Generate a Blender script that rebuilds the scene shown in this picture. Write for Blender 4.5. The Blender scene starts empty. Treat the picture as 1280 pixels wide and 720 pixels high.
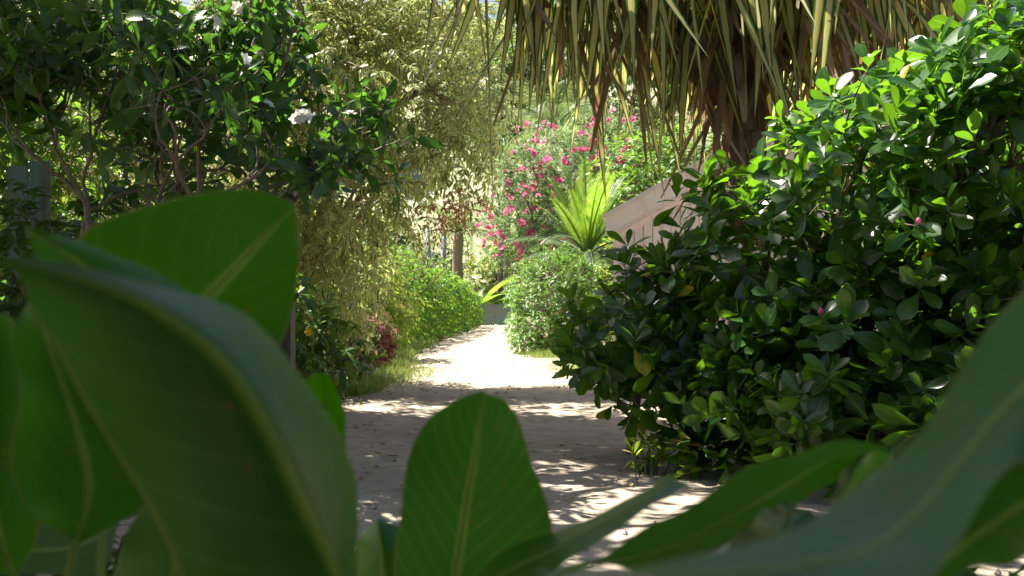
import bpy, math, random
import numpy as np
from mathutils import Matrix, Vector
R_ = math.radians
rng = np.random.default_rng(7)
random.seed(7)
scene = bpy.context.scene
COL = scene.collection

# ------------------------------------------------------------------ camera
CAM_H, FPX, HOR = 1.2, 1400.0, 375.0
cam_d = bpy.data.cameras.new('camera')
cam_d.sensor_width = 36.0
cam_d.lens = FPX / 1280.0 * 36.0
cam_d.clip_start = 0.05
cam_d.clip_end = 2000.0
cam_d.dof.use_dof = True
cam_d.dof.focus_distance = 8.5
cam_d.dof.aperture_fstop = 8.0
cam = bpy.data.objects.new('camera', cam_d)
cam.location = (0, 0, CAM_H)
cam.rotation_euler = (R_(90) + math.atan((HOR - 360.0) / FPX), 0, 0)
COL.objects.link(cam)
scene.camera = cam

# ------------------------------------------------------------------ sky, sun, exposure
SUN_EL = R_(57)
SUN_DIR = np.array([-0.92, 0.40])            # towards the sun, on the ground plane
SUN_DIR = SUN_DIR / np.linalg.norm(SUN_DIR)
world = bpy.data.worlds.new('World')
scene.world = world
world.use_nodes = True
wn = world.node_tree.nodes
bg = wn['Background']
sky = wn.new('ShaderNodeTexSky')
sky.sky_type = 'NISHITA'
sky.sun_disc = False
sky.dust_density = 3.5
sky.sun_elevation = SUN_EL
sky.sun_rotation = math.atan2(SUN_DIR[0], SUN_DIR[1])
world.node_tree.links.new(sky.outputs[0], bg.inputs[0])
bg.inputs[1].default_value = 0.052
sun_d = bpy.data.lights.new('sun', 'SUN')
sun_d.energy = 5.0
sun_d.angle = R_(0.5)
sun_d.color = (1.0, 0.95, 0.86)
sun = bpy.data.objects.new('sun', sun_d)
sdir = Vector((SUN_DIR[0] * math.cos(SUN_EL), SUN_DIR[1] * math.cos(SUN_EL), math.sin(SUN_EL)))
sun.rotation_euler = sdir.to_track_quat('Z', 'Y').to_euler()
sun.location = (-20, 15, 40)
COL.objects.link(sun)
vs = scene.view_settings
vs.view_transform = 'Standard'
vs.look = 'None'
vs.gamma = 1.0
vs.exposure = 1.92
vs.use_curve_mapping = False
cy = scene.cycles
cy.max_bounces = 8
cy.diffuse_bounces = 5
cy.glossy_bounces = 3
cy.transmission_bounces = 5
cy.sample_clamp_indirect = 6.0
cy.caustics_reflective = False
cy.caustics_refractive = False

# ------------------------------------------------------------------ helpers
def P(px, py, d):
    """place at depth d (metres ahead) seen in that direction of the photograph"""
    return np.array([(px - 640.0) / FPX * d, d, CAM_H + (HOR - py) / FPX * d])

def unit(a):
    return a / np.maximum(np.linalg.norm(a, axis=-1, keepdims=True), 1e-9)

def mesh_np(name, V, F, uv=None, mat=None, smooth=True):
    """V (n,3), F list of face arrays (each (m,k)), uv (n,2) per vertex"""
    me = bpy.data.meshes.new(name)
    V = np.ascontiguousarray(V, dtype=np.float32)
    me.vertices.add(len(V))
    me.vertices.foreach_set('co', V.ravel())
    F = [np.asarray(f, dtype=np.int32) for f in F if len(f)]
    li = np.concatenate([f.ravel() for f in F])
    cnt = np.concatenate([np.full(len(f), f.shape[1], np.int32) for f in F])
    st = np.concatenate([[0], np.cumsum(cnt)[:-1]]).astype(np.int32)
    me.loops.add(len(li))
    me.loops.foreach_set('vertex_index', li)
    me.polygons.add(len(cnt))
    me.polygons.foreach_set('loop_start', st)
    me.polygons.foreach_set('loop_total', cnt)
    me.polygons.foreach_set('use_smooth', np.full(len(cnt), smooth, dtype=bool))
    if uv is not None:
        l = me.uv_layers.new(name='UVMap')
        l.data.foreach_set('uv', np.asarray(uv, np.float32)[li].ravel())
    me.update(calc_edges=True)
    me.validate()
    if mat is not None:
        me.materials.append(mat)
    return me

def link(name, data, parent=None, loc=None, mw=None):
    o = bpy.data.objects.new(name, data)
    COL.objects.link(o)
    if parent is not None:
        o.parent = parent
    if mw is not None:
        o.matrix_basis = mw
    elif loc is not None:
        o.location = loc
    return o

def tag(o, label, cat=None, group=None, kind=None):
    if label: o['label'] = label
    if cat: o['category'] = cat
    if group: o['group'] = group
    if kind: o['kind'] = kind
    return o

def thing(name, label, cat, loc, group=None):
    global rng
    if group is None: rng = np.random.default_rng(sum(ord(c) * (i + 1) for i, c in enumerate(label)))
    return tag(link(name, None, loc=tuple(loc)), label, cat, group)

class MB:
    """collects boxes, tubes and strips into one mesh"""
    def __init__(self):
        self.V, self.Q, self.T, self.UV, self.n = [], [], [], [], 0
    def add(self, V, Q=None, T=None, uv=None):
        V = np.asarray(V, float)
        self.V.append(V)
        self.UV.append(np.zeros((len(V), 2)) if uv is None else np.asarray(uv, float))
        if Q is not None and len(Q): self.Q.append(np.asarray(Q) + self.n)
        if T is not None and len(T): self.T.append(np.asarray(T) + self.n)
        self.n += len(V)
    def tube(self, pts, rad, sides=6, cap=True):
        pts = np.asarray(pts, float); n = len(pts)
        rad = np.broadcast_to(np.asarray(rad, float), (n,))
        t = unit(np.gradient(pts, axis=0))
        ref = np.array([0, 0, 1.0]) if abs(t[0][2]) < 0.9 else np.array([1.0, 0, 0])
        a = np.cross(t[0], ref); a /= np.linalg.norm(a)
        ang = np.arange(sides) / sides * 2 * np.pi
        V = np.zeros((n, sides, 3)); UV = np.zeros((n, sides, 2))
        for i in range(n):
            a = a - t[i] * np.dot(a, t[i]); a /= max(np.linalg.norm(a), 1e-9)
            b = np.cross(t[i], a)
            V[i] = pts[i] + rad[i] * (np.cos(ang)[:, None] * a + np.sin(ang)[:, None] * b)
            UV[i, :, 0] = np.arange(sides) / sides; UV[i, :, 1] = i / max(n - 1, 1)
        Q = []
        for i in range(n - 1):
            for k in range(sides):
                k2 = (k + 1) % sides
                Q.append((i * sides + k, i * sides + k2, (i + 1) * sides + k2, (i + 1) * sides + k))
        T = []
        V = V.reshape(-1, 3); UV = UV.reshape(-1, 2)
        if cap:
            V = np.vstack([V, pts[0], pts[-1]]); UV = np.vstack([UV, [[0, 0], [0, 1]]])
            c0, c1 = n * sides, n * sides + 1
            for k in range(sides):
                k2 = (k + 1) % sides
                T.append((c0, k2, k)); T.append((c1, (n - 1) * sides + k, (n - 1) * sides + k2))
        self.add(V, Q, T, UV)
    def box(self, c, s, rot=None):
        c = np.asarray(c, float); s = np.asarray(s, float) / 2
        V = np.array([[x, y, z] for x in (-1, 1) for y in (-1, 1) for z in (-1, 1)], float) * s
        if rot is not None: V = V @ np.asarray(rot).T
        Q = [(0, 1, 3, 2), (4, 6, 7, 5), (0, 4, 5, 1), (2, 3, 7, 6), (0, 2, 6, 4), (1, 5, 7, 3)]
        self.add(V + c, Q)
    def build(self, name, mat, parent=None, off=(0, 0, 0), smooth=True, kind=None):
        V = np.vstack(self.V) - np.asarray(off)
        me = mesh_np(name, V, [np.vstack(x) for x in (self.Q, self.T) if x], np.vstack(self.UV), mat, smooth)
        o = link(name, me, parent)
        if kind: o['kind'] = kind
        return o

# ------------------------------------------------------------------ materials
def new_mat(name):
    m = bpy.data.materials.new(name); m.use_nodes = True
    nt = m.node_tree
    for n in list(nt.nodes): nt.nodes.remove(n)
    out = nt.nodes.new('ShaderNodeOutputMaterial')
    return m, nt, out

class NT:
    def __init__(self, nt): self.nt = nt
    def n(self, t, **kw):
        x = self.nt.nodes.new(t)
        for k, v in kw.items(): setattr(x, k, v)
        return x
    def val(self, s, v):
        if hasattr(v, 'is_output') or hasattr(v, 'links'): self.nt.links.new(v, s)
        else: s.default_value = v
    def math(self, op, a, b=0.0, c=None, clamp=False):
        x = self.n('ShaderNodeMath', operation=op); x.use_clamp = clamp
        self.val(x.inputs[0], a); self.val(x.inputs[1], b)
        if c is not None: self.val(x.inputs[2], c)
        return x.outputs[0]
    def mix(self, f, a, b, blend='MIX'):
        x = self.n('ShaderNodeMix', data_type='RGBA', blend_type=blend)
        self.val(x.inputs[0], f)
        for s, v in ((x.inputs[6], a), (x.inputs[7], b)):
            if isinstance(v, tuple): v = (*v[:3], 1.0)
            self.val(s, v)
        return x.outputs[2]
    def sstep(self, v, lo, hi):
        x = self.n('ShaderNodeMapRange', interpolation_type='SMOOTHSTEP')
        self.val(x.inputs[0], v); x.inputs[1].default_value = lo; x.inputs[2].default_value = hi
        return x.outputs[0]
    def noise(self, scale, detail=4, rough=0.55, vec=None, dist=0.0):
        x = self.n('ShaderNodeTexNoise'); x.inputs['Scale'].default_value = scale
        x.inputs['Detail'].default_value = detail; x.inputs['Roughness'].default_value = rough
        x.inputs['Distortion'].default_value = dist
        if vec is not None: self.nt.links.new(vec, x.inputs['Vector'])
        return x.outputs[0]

def leaf_mat(name, c1, c2, tc, tw=0.35, rough=0.4, spec=0.5, margin=None, midrib=None, rare=None, rare_p=0.06, spots=False, veins=0, coat=0.0, vein_c=0.15):
    m, nt, out = new_mat(name); N = NT(nt)
    geo = N.n('ShaderNodeNewGeometry'); oi = N.n('ShaderNodeObjectInfo'); uv = N.n('ShaderNodeUVMap')
    sep = N.n('ShaderNodeSeparateXYZ'); nt.links.new(uv.outputs[0], sep.inputs[0])
    r = N.math('FRACT', N.math('ADD', geo.outputs['Random Per Island'], oi.outputs['Random']))
    r2 = N.math('FRACT', N.math('MULTIPLY', r, 7.31))
    col = N.mix(r, c1, c2)
    tcol = N.mix(r2, tc, tuple(x * 0.6 for x in tc))
    if rare:
        f = N.math('GREATER_THAN', r2, 1 - rare_p)
        col = N.mix(f, col, rare); tcol = N.mix(f, tcol, tuple(min(1, x * 1.5) for x in rare))
    au = N.math('ABSOLUTE', N.math('SUBTRACT', sep.outputs[0], 0.5))
    nz = N.noise(9.0, 3)
    if margin:
        mc, lo, hi = margin
        f = N.sstep(N.math('ADD', au, N.math('MULTIPLY', N.math('SUBTRACT', nz, 0.5), 0.25)), lo, hi)
        col = N.mix(f, col, mc); tcol = N.mix(f, tcol, tuple(min(1, x * 1.1) for x in mc))
    if midrib:
        f = N.math('SUBTRACT', 1.0, N.sstep(au, 0.018, 0.045))
        col = N.mix(N.math('MULTIPLY', f, 0.8), col, midrib)
        if spots: tcol = N.mix(N.math('MULTIPLY', f, 0.8), tcol, (0.35, 0.55, 0.06))
    bump = None
    if veins:
        ph = N.math('ADD', N.math('MULTIPLY', sep.outputs[1], veins), N.math('MULTIPLY', au, -veins * 0.55))
        w = N.math('SINE', N.math('MULTIPLY', ph, 6.2832))
        line = N.math('POWER', N.math('MAXIMUM', w, 0.0), 14.0)
        col = N.mix(N.math('MULTIPLY', line, vein_c), col, (0.25, 0.40, 0.12))
        ph2 = N.noise(60.0, 3)
        bump = N.n('ShaderNodeBump'); bump.inputs['Strength'].default_value = 0.2; bump.inputs['Distance'].default_value = 0.002
        N.val(bump.inputs['Height'], N.math('ADD', line, N.math('MULTIPLY', ph2, 0.5)))
    if spots:
        vo = N.n('ShaderNodeTexVoronoi'); vo.inputs['Scale'].default_value = 13.0
        big = N.noise(5.0, 2)
        f = N.math('MULTIPLY', N.math('SUBTRACT', 1.0, N.sstep(vo.outputs[0], 0.07, 0.16)), N.sstep(big, 0.50, 0.58))
        col = N.mix(f, col, (0.30, 0.11, 0.02)); tcol = N.mix(f, tcol, (0.40, 0.15, 0.03))
        e = N.sstep(au, 0.482, 0.496)
        col = N.mix(e, col, (0.22, 0.26, 0.06)); tcol = N.mix(e, tcol, (0.30, 0.30, 0.06))
        md = N.math('MULTIPLY', N.sstep(N.noise(11.0, 4), 0.35, 0.7), 0.35)
        col = N.mix(md, col, (0.02, 0.06, 0.015))
    p = N.n('ShaderNodeBsdfPrincipled')
    nt.links.new(col, p.inputs['Base Color']); p.inputs['Roughness'].default_value = rough
    p.inputs['Specular IOR Level'].default_value = spec
    if coat: N.val(p.inputs['Roughness'], N.math('ADD', 0.28, N.math('MULTIPLY', N.noise(7.0, 6, 0.7), 0.3)))
    p.inputs['Coat Weight'].default_value = coat; p.inputs['Coat Roughness'].default_value = 0.38; p.inputs['Coat IOR'].default_value = 1.6
    t = N.n('ShaderNodeBsdfTranslucent'); nt.links.new(tcol, t.inputs[0])
    if bump:
        nt.links.new(bump.outputs[0], p.inputs['Normal'])
    mx = N.n('ShaderNodeMixShader'); mx.inputs[0].default_value = tw
    nt.links.new(p.outputs[0], mx.inputs[1]); nt.links.new(t.outputs[0], mx.inputs[2])
    nt.links.new(mx.outputs[0], out.inputs[0])
    return m

def rough_mat(name, c1, c2, scale=8, rough=0.85, bump=0.3, dist=0.01, stretch=None, c3=None, s3=1.5, spec=0.3):
    m, nt, out = new_mat(name); N = NT(nt)
    tc = N.n('ShaderNodeTexCoord'); mp = N.n('ShaderNodeMapping')
    nt.links.new(tc.outputs['Object'], mp.inputs[0])
    if stretch: mp.inputs['Scale'].default_value = stretch
    nz = N.noise(scale, 6, 0.6, mp.outputs[0])
    col = N.mix(N.sstep(nz, 0.3, 0.7), c1, c2)
    if c3: col = N.mix(N.sstep(N.noise(s3, 4, 0.6, mp.outputs[0]), 0.5, 0.68), col, c3)
    oi = N.n('ShaderNodeObjectInfo')
    col = N.mix(N.math('MULTIPLY', oi.outputs['Random'], 0.22), col, tuple(x * 0.55 for x in c1))
    p = N.n('ShaderNodeBsdfPrincipled'); nt.links.new(col, p.inputs['Base Color'])
    p.inputs['Roughness'].default_value = rough; p.inputs['Specular IOR Level'].default_value = spec
    b = N.n('ShaderNodeBump'); b.inputs['Strength'].default_value = bump; b.inputs['Distance'].default_value = dist
    nt.links.new(nz, b.inputs['Height']); nt.links.new(b.outputs[0], p.inputs['Normal'])
    nt.links.new(p.outputs[0], out.inputs[0])
    return m

def sand_mat(name, c1, c2, c3):
    m, nt, out = new_mat(name); N = NT(nt)
    geo = N.n('ShaderNodeNewGeometry')
    big = N.noise(0.7, 5, 0.6, geo.outputs['Position']); mid = N.noise(5, 6, 0.65, geo.outputs['Position']); fine = N.noise(70, 4, 0.7, geo.outputs['Position'])
    col = N.mix(N.sstep(big, 0.35, 0.65), c1, c2)
    col = N.mix(N.math('MULTIPLY', N.sstep(mid, 0.45, 0.7), 0.7), col, c3)
    vo = N.n('ShaderNodeTexVoronoi'); vo.inputs['Scale'].default_value = 22.0; nt.links.new(geo.outputs['Position'], vo.inputs['Vector'])
    f = N.math('MULTIPLY', N.math('SUBTRACT', 1.0, N.sstep(vo.outputs[0], 0.10, 0.22)), N.sstep(mid, 0.48, 0.6))
    col = N.mix(f, col, (0.10, 0.075, 0.055))
    p = N.n('ShaderNodeBsdfPrincipled'); nt.links.new(col, p.inputs['Base Color'])
    p.inputs['Roughness'].default_value = 0.95; p.inputs['Specular IOR Level'].default_value = 0.15
    b = N.n('ShaderNodeBump'); b.inputs['Strength'].default_value = 0.9; b.inputs['Distance'].default_value = 0.03
    nt.links.new(N.math('ADD', mid, N.math('MULTIPLY', fine, 0.35)), b.inputs['Height']); nt.links.new(b.outputs[0], p.inputs['Normal'])
    nt.links.new(p.outputs[0], out.inputs[0])
    return m

M = {}
M['sand'] = sand_mat('pale_sand', (0.44, 0.37, 0.29), (0.36, 0.30, 0.23), (0.24, 0.195, 0.145))
M['soil'] = sand_mat('soil', (0.17, 0.13, 0.09), (0.12, 0.10, 0.06), (0.10, 0.11, 0.04))
M['hill'] = rough_mat('dry_hillside', (0.24, 0.25, 0.14), (0.34, 0.31, 0.21), 0.25, 0.95, 0.8, 0.6, None, (0.13, 0.18, 0.07), 0.08)
M['bark'] = rough_mat('bark', (0.11, 0.085, 0.06), (0.22, 0.18, 0.14), 14, 0.9, 0.6, 0.01, (1, 1, 0.25))
M['twig'] = rough_mat('twig_bark', (0.17, 0.135, 0.10), (0.27, 0.22, 0.17), 30, 0.8, 0.3, 0.003)
M['pale_twig'] = rough_mat('pale_twig_bark', (0.24, 0.18, 0.12), (0.34, 0.27, 0.19), 24, 0.8, 0.3, 0.003)
M['red_bark'] = rough_mat('red_brown_bark', (0.13, 0.07, 0.045), (0.24, 0.15, 0.10), 12, 0.9, 0.6, 0.01, (1, 1, 0.3))
M['clusia'] = leaf_mat('glossy_obovate_leaf', (0.014, 0.048, 0.012), (0.042, 0.105, 0.018), (0.26, 0.58, 0.02), 0.36, 0.25, 0.55, midrib=(0.10, 0.19, 0.05), rare=(0.30, 0.27, 0.03), rare_p=0.006)
M['gardenia'] = leaf_mat('dark_veined_leaf', (0.022, 0.060, 0.016), (0.052, 0.105, 0.024), (0.16, 0.40, 0.03), 0.36, 0.30, 0.5, midrib=(0.07, 0.13, 0.04), veins=9)
M['varieg'] = leaf_mat('cream_variegated_leaf', (0.12, 0.18, 0.03), (0.20, 0.25, 0.05), (0.50, 0.58, 0.10), 0.42, 0.4, 0.4, margin=((0.55, 0.56, 0.25), 0.20, 0.32), rare=(0.06, 0.12, 0.02), rare_p=0.28)
M['canopy'] = leaf_mat('canopy_leaf', (0.03, 0.07, 0.02), (0.05, 0.10, 0.03), (0.12, 0.26, 0.03), 0.25, 0.4, 0.4)
M['hedge'] = leaf_mat('hedge_leaf', (0.045, 0.115, 0.018), (0.10, 0.20, 0.028), (0.30, 0.55, 0.05), 0.40, 0.42, 0.4, rare=(0.24, 0.26, 0.04), rare_p=0.08)
M['box_hedge'] = leaf_mat('small_hedge_leaf', (0.04, 0.10, 0.02), (0.11, 0.21, 0.035), (0.26, 0.50, 0.05), 0.40, 0.35, 0.45, rare=(0.22, 0.26, 0.05), rare_p=0.08)
M['oleander'] = leaf_mat('narrow_greygreen_leaf', (0.11, 0.18, 0.08), (0.20, 0.27, 0.15), (0.36, 0.52, 0.18), 0.40, 0.42, 0.4)
M['cycad'] = leaf_mat('frond_bright', (0.10, 0.20, 0.022), (0.16, 0.27, 0.03), (0.38, 0.60, 0.06), 0.48, 0.4, 0.4)
M['cycad_old'] = leaf_mat('frond_grey', (0.06, 0.11, 0.045), (0.12, 0.17, 0.08), (0.20, 0.30, 0.10), 0.30, 0.45, 0.4)
M['banana'] = leaf_mat('broad_strap_leaf', (0.07, 0.16, 0.025), (0.15, 0.25, 0.04), (0.38, 0.58, 0.07), 0.45, 0.4, 0.4, midrib=(0.3, 0.36, 0.12))
M['yucca'] = leaf_mat('dark_strap_leaf', (0.02, 0.07, 0.025), (0.05, 0.12, 0.04), (0.12, 0.30, 0.06), 0.30, 0.4, 0.4)
M['under'] = leaf_mat('undergrowth_leaf', (0.03, 0.075, 0.015), (0.075, 0.15, 0.02), (0.24, 0.46, 0.04), 0.40, 0.38, 0.4, rare=(0.25, 0.24, 0.04), rare_p=0.06)
M['lime'] = leaf_mat('lime_vine_leaf', (0.10, 0.18, 0.02), (0.18, 0.26, 0.035), (0.48, 0.62, 0.06), 0.45, 0.4, 0.4, rare=(0.34, 0.24, 0.10), rare_p=0.12)
M['red_leaf'] = leaf_mat('maroon_leaf', (0.09, 0.02, 0.03), (0.18, 0.05, 0.05), (0.42, 0.05, 0.10), 0.40, 0.4, 0.4, rare=(0.16, 0.20, 0.05), rare_p=0.15)
M['silver'] = leaf_mat('silver_leaf', (0.17, 0.16, 0.16), (0.34, 0.31, 0.30), (0.30, 0.28, 0.24), 0.25, 0.4, 0.4)
M['grass'] = leaf_mat('grass_blade', (0.08, 0.155, 0.025), (0.17, 0.22, 0.05), (0.40, 0.48, 0.10), 0.35, 0.5, 0.3)
M['litter'] = leaf_mat('fallen_leaf_brown', (0.20, 0.13, 0.06), (0.32, 0.22, 0.11), (0.25, 0.17, 0.06), 0.2, 0.7, 0.2)
M['far'] = leaf_mat('far_tree_leaf', (0.09, 0.14, 0.05), (0.16, 0.21, 0.09), (0.32, 0.42, 0.12), 0.35, 0.5, 0.3)
M['far_dark'] = leaf_mat('far_dark_leaf', (0.035, 0.075, 0.025), (0.07, 0.12, 0.04), (0.14, 0.26, 0.06), 0.3, 0.5, 0.3)
M['russet'] = leaf_mat('russet_leaf', (0.26, 0.09, 0.04), (0.34, 0.20, 0.08), (0.55, 0.22, 0.08), 0.4, 0.5, 0.3)
M['pand'] = leaf_mat('cream_striped_strap', (0.50, 0.46, 0.20), (0.60, 0.55, 0.28), (0.78, 0.70, 0.22), 0.54, 0.38, 0.45, margin=((0.045, 0.12, 0.02), 0.26, 0.35))
M['dead'] = leaf_mat('dead_strap', (0.18, 0.125, 0.08), (0.44, 0.34, 0.23), (0.42, 0.24, 0.11), 0.30, 0.75, 0.2)
M['fg'] = leaf_mat('big_leaf', (0.020, 0.064, 0.006), (0.024, 0.074, 0.007), (0.13, 0.48, 0.004), 0.42, 0.36, 0.5, midrib=(0.30, 0.42, 0.09), spots=True, veins=11, coat=0.12)
M['fg_veined'] = leaf_mat('big_leaf_veined', (0.024, 0.080, 0.014), (0.028, 0.088, 0.016), (0.13, 0.46, 0.02), 0.42, 0.36, 0.5, midrib=(0.34, 0.46, 0.10), spots=True, veins=13, coat=0.15, vein_c=0.75)
M['fg_rib'] = leaf_mat('big_leaf_rib', (0.38, 0.50, 0.13), (0.42, 0.54, 0.14), (0.50, 0.66, 0.10), 0.5, 0.4, 0.4)
M['petal_white'] = leaf_mat('white_petal', (0.75, 0.75, 0.72), (0.82, 0.82, 0.78), (0.8, 0.8, 0.7), 0.4, 0.5, 0.3)
M['petal_pink'] = leaf_mat('pink_petal', (0.72, 0.09, 0.30), (0.86, 0.28, 0.48), (0.88, 0.20, 0.42), 0.4, 0.5, 0.3)
M['petal_yellow'] = leaf_mat('yellow_petal', (0.75, 0.42, 0.02), (0.82, 0.5, 0.03), (0.8, 0.5, 0.03), 0.4, 0.5, 0.3)
M['house_white'] = rough_mat('white_paint', (0.85, 0.86, 0.87), (0.81, 0.81, 0.81), 6, 0.6, 0.08, 0.003, None, (0.62, 0.57, 0.5), 1.2)
M['siding'] = rough_mat('pale_siding_paint', (0.80, 0.81, 0.82), (0.76, 0.76, 0.76), 5, 0.65, 0.1, 0.004, (4, 4, 0.6), (0.66, 0.61, 0.56), 1.5)
M['terracotta'] = rough_mat('terracotta', (0.42, 0.20, 0.12), (0.50, 0.28, 0.19), 7, 0.8, 0.3, 0.006)
M['teal'] = rough_mat('weathered_teal_paint', (0.18, 0.28, 0.28), (0.13, 0.21, 0.21), 5, 0.8, 0.4, 0.006, (3, 3, 0.5), (0.16, 0.11, 0.08), 2.4)
M['timber'] = rough_mat('grey_timber', (0.12, 0.095, 0.075), (0.19, 0.155, 0.125), 5, 0.9, 0.5, 0.006, (5, 5, 0.4))
M['pale_timber'] = rough_mat('pale_timber', (0.52, 0.40, 0.27), (0.62, 0.50, 0.36), 5, 0.85, 0.4, 0.005, (5, 5, 0.4))
M['gate'] = rough_mat('grey_green_steel', (0.12, 0.17, 0.16), (0.17, 0.22, 0.20), 9, 0.5, 0.1, 0.003, None, (0.20, 0.16, 0.12), 2.0, 0.5)
M['pole'] = rough_mat('grey_steel', (0.24, 0.26, 0.30), (0.32, 0.34, 0.37), 9, 0.5, 0.1, 0.003, None, None, 2.0, 0.5)
M['stone'] = rough_mat('pebble', (0.30, 0.26, 0.22), (0.44, 0.40, 0.35), 20, 0.9, 0.4, 0.004)

# ------------------------------------------------------------------ foliage toolkit
def leaf_tmpl(shape='elliptic', ratio=0.4, nseg=4, fold=0.25, droop=0.15, twist=0.0):
    v = np.linspace(0, 1, nseg + 1)
    if shape == 'obovate': w = np.sin(np.pi * np.clip(v, 0, 1) ** 1.75) ** 0.62 * (0.8 + 0.2 * v)
    elif shape == 'lance': w = np.sin(np.pi * v ** 0.8) ** 0.9
    elif shape == 'strap': w = np.minimum(1, (1 - v) * 2.2) * np.minimum(1, 0.55 + v * 3)
    elif shape == 'blade': w = 1 - v ** 1.5
    else: w = np.sin(np.pi * v ** 0.9) ** 0.8
    w = np.maximum(w, 0.03) * ratio * 0.5
    V, UV = [], []
    for i in range(nseg + 1):
        z = -droop * v[i] ** 2
        for s, u in ((-1, 0), (0, .5), (1, 1)):
            V.append((s * w[i], v[i], z + abs(s) * fold * w[i] + s * twist * v[i] * w[i])); UV.append((u, v[i]))
    Q = []
    for i in range(nseg):
        a = i * 3
        Q += [(a, a + 1, a + 4, a + 3), (a + 1, a + 2, a + 5, a + 4)]
    return np.array(V), np.array(Q), np.array(UV)

def orient(L, Nh):
    L = unit(L); x = np.cross(L, Nh)
    bad = np.linalg.norm(x, axis=-1) < 1e-4
    x[bad] = np.array([1.0, 0, 0])
    x = unit(x); n = np.cross(x, L)
    return np.stack([x, L, n], axis=-1)

def foreground(px, py):
    return (py > 700) | ((px < 440) & (py > 330 - 0.1 * (440 - px)) & (py > px * 0.9 - 60)) | ((px > 490) & (px < 690) & (py > 520)) | ((px > 700) & (py > 600 + (1280 - px) * 0.1)) | ((px > 1130) & (py > 1500 - px * 0.86))

def pick_visible(pos, s, n, cell=13):
    """indices of the n items that show largest to the photograph's viewpoint"""
    d = np.maximum(pos[:, 1], 0.3)
    px = 640 + pos[:, 0] / d * FPX; py = HOR - (pos[:, 2] - CAM_H) / d * FPX
    ok = (px > 3) & (px < 1277) & (py > 3) & (py < 717) & (pos[:, 1] > 0.3) & ~foreground(px, py)
    idx = np.nonzero(ok)[0]
    if len(idx) == 0: return idx
    key = (px[idx] // cell).astype(int) * 1000 + (py[idx] // cell).astype(int)
    order = np.lexsort((d[idx], key))
    k = key[order]; first = np.concatenate([[True], k[1:] != k[:-1]])
    front = idx[order[first]]
    return front[np.argsort(-(s[front] / d[front]))][:n]

def foliage(root, tmpls, mat, pos, Rm, s, crown='crown', leaf='leaf', n_ind=0, base=None, cell=13, min_px=8):
    """one stuff part with the mass of leaves, and the leaves that show largest as objects under it"""
    base = np.array(root.location) if base is None else np.asarray(base)
    n = len(pos); kind = rng.integers(0, len(tmpls), n)
    ind = np.zeros(n, bool)
    if n_ind:
        v = pick_visible(pos, s, n_ind, cell)
        v = v[s[v] / pos[v, 1] * FPX >= min_px]
        ind[v] = True
    Vs, Qs, Us, off = [], [], [], 0
    for k, (T, Q, UV) in enumerate(tmpls):
        m = (kind == k) & ~ind
        if not m.any(): continue
        W = np.einsum('nij,nkj->nki', Rm[m], T[None] * s[m][:, None, None]) + (pos[m] - base)[:, None, :]
        c = m.sum()
        Qs.append((Q[None] + (np.arange(c) * len(T))[:, None, None] + off).reshape(-1, 4))
        Vs.append(W.reshape(-1, 3)); Us.append(np.tile(UV, (c, 1))); off += c * len(T)
    me = mesh_np(crown, np.vstack(Vs), [np.vstack(Qs)], np.vstack(Us), mat)
    cr = link(crown, me, root); cr['kind'] = 'stuff'
    if ind.any():
        mes = [mesh_np(leaf, T, [Q], UV, mat) for T, Q, UV in tmpls]
        for i in np.nonzero(ind)[0]:
            mw = Matrix.Identity(4)
            A = Rm[i] * s[i]
            for a in range(3):
                for b in range(3): mw[a][b] = A[a, b]
                mw[a][3] = pos[i, a] - base[a]
            link(leaf, mes[kind[i]], cr, mw=mw)
    return cr

def rosettes(tips, D, n_leaf, spread, size, jit=0.25):
    tips = np.asarray(tips); D = unit(np.asarray(D)); n = len(tips)
    ref = np.where(np.abs(D[:, 2:3]) < 0.9, np.array([[0, 0, 1.0]]), np.array([[1.0, 0, 0]]))
    a = unit(np.cross(D, ref)); b = np.cross(D, a)
    ph0 = rng.uniform(0, 6.28, n); ts = rng.uniform(0.7, 1.18, n)
    PP, LL, NN, SS = [], [], [], []
    for k in range(n_leaf):
        az = ph0 + k * np.pi / 2 * 1.0 + (k // 2) * 0.8 + (k % 2) * np.pi / 2 + rng.normal(0, 0.2, n)
        t = k // 2 / max(n_leaf / 2 - 1, 1)
        sp = R_(spread[0]) + (R_(spread[1]) - R_(spread[0])) * (1 - t) + rng.normal(0, jit, n)
        side = np.cos(az)[:, None] * a + np.sin(az)[:, None] * b
        L = np.cos(sp)[:, None] * D + np.sin(sp)[:, None] * side
        nh = D + rng.normal(0, 0.25, (n, 3))
        PP.append(tips - D * (1 - t)[..., None] * size[1] * 0.35 if np.ndim(t) else tips - D * (1 - t) * size[1] * 0.35)
        LL.append(L); NN.append(nh); SS.append(rng.uniform(size[0], size[1], n) * ts * (1.0 - 0.25 * t))
    pos = np.vstack(PP); Rm = orient(np.vstack(LL), np.vstack(NN)); s = np.concatenate(SS)
    return pos, Rm, s

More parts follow.
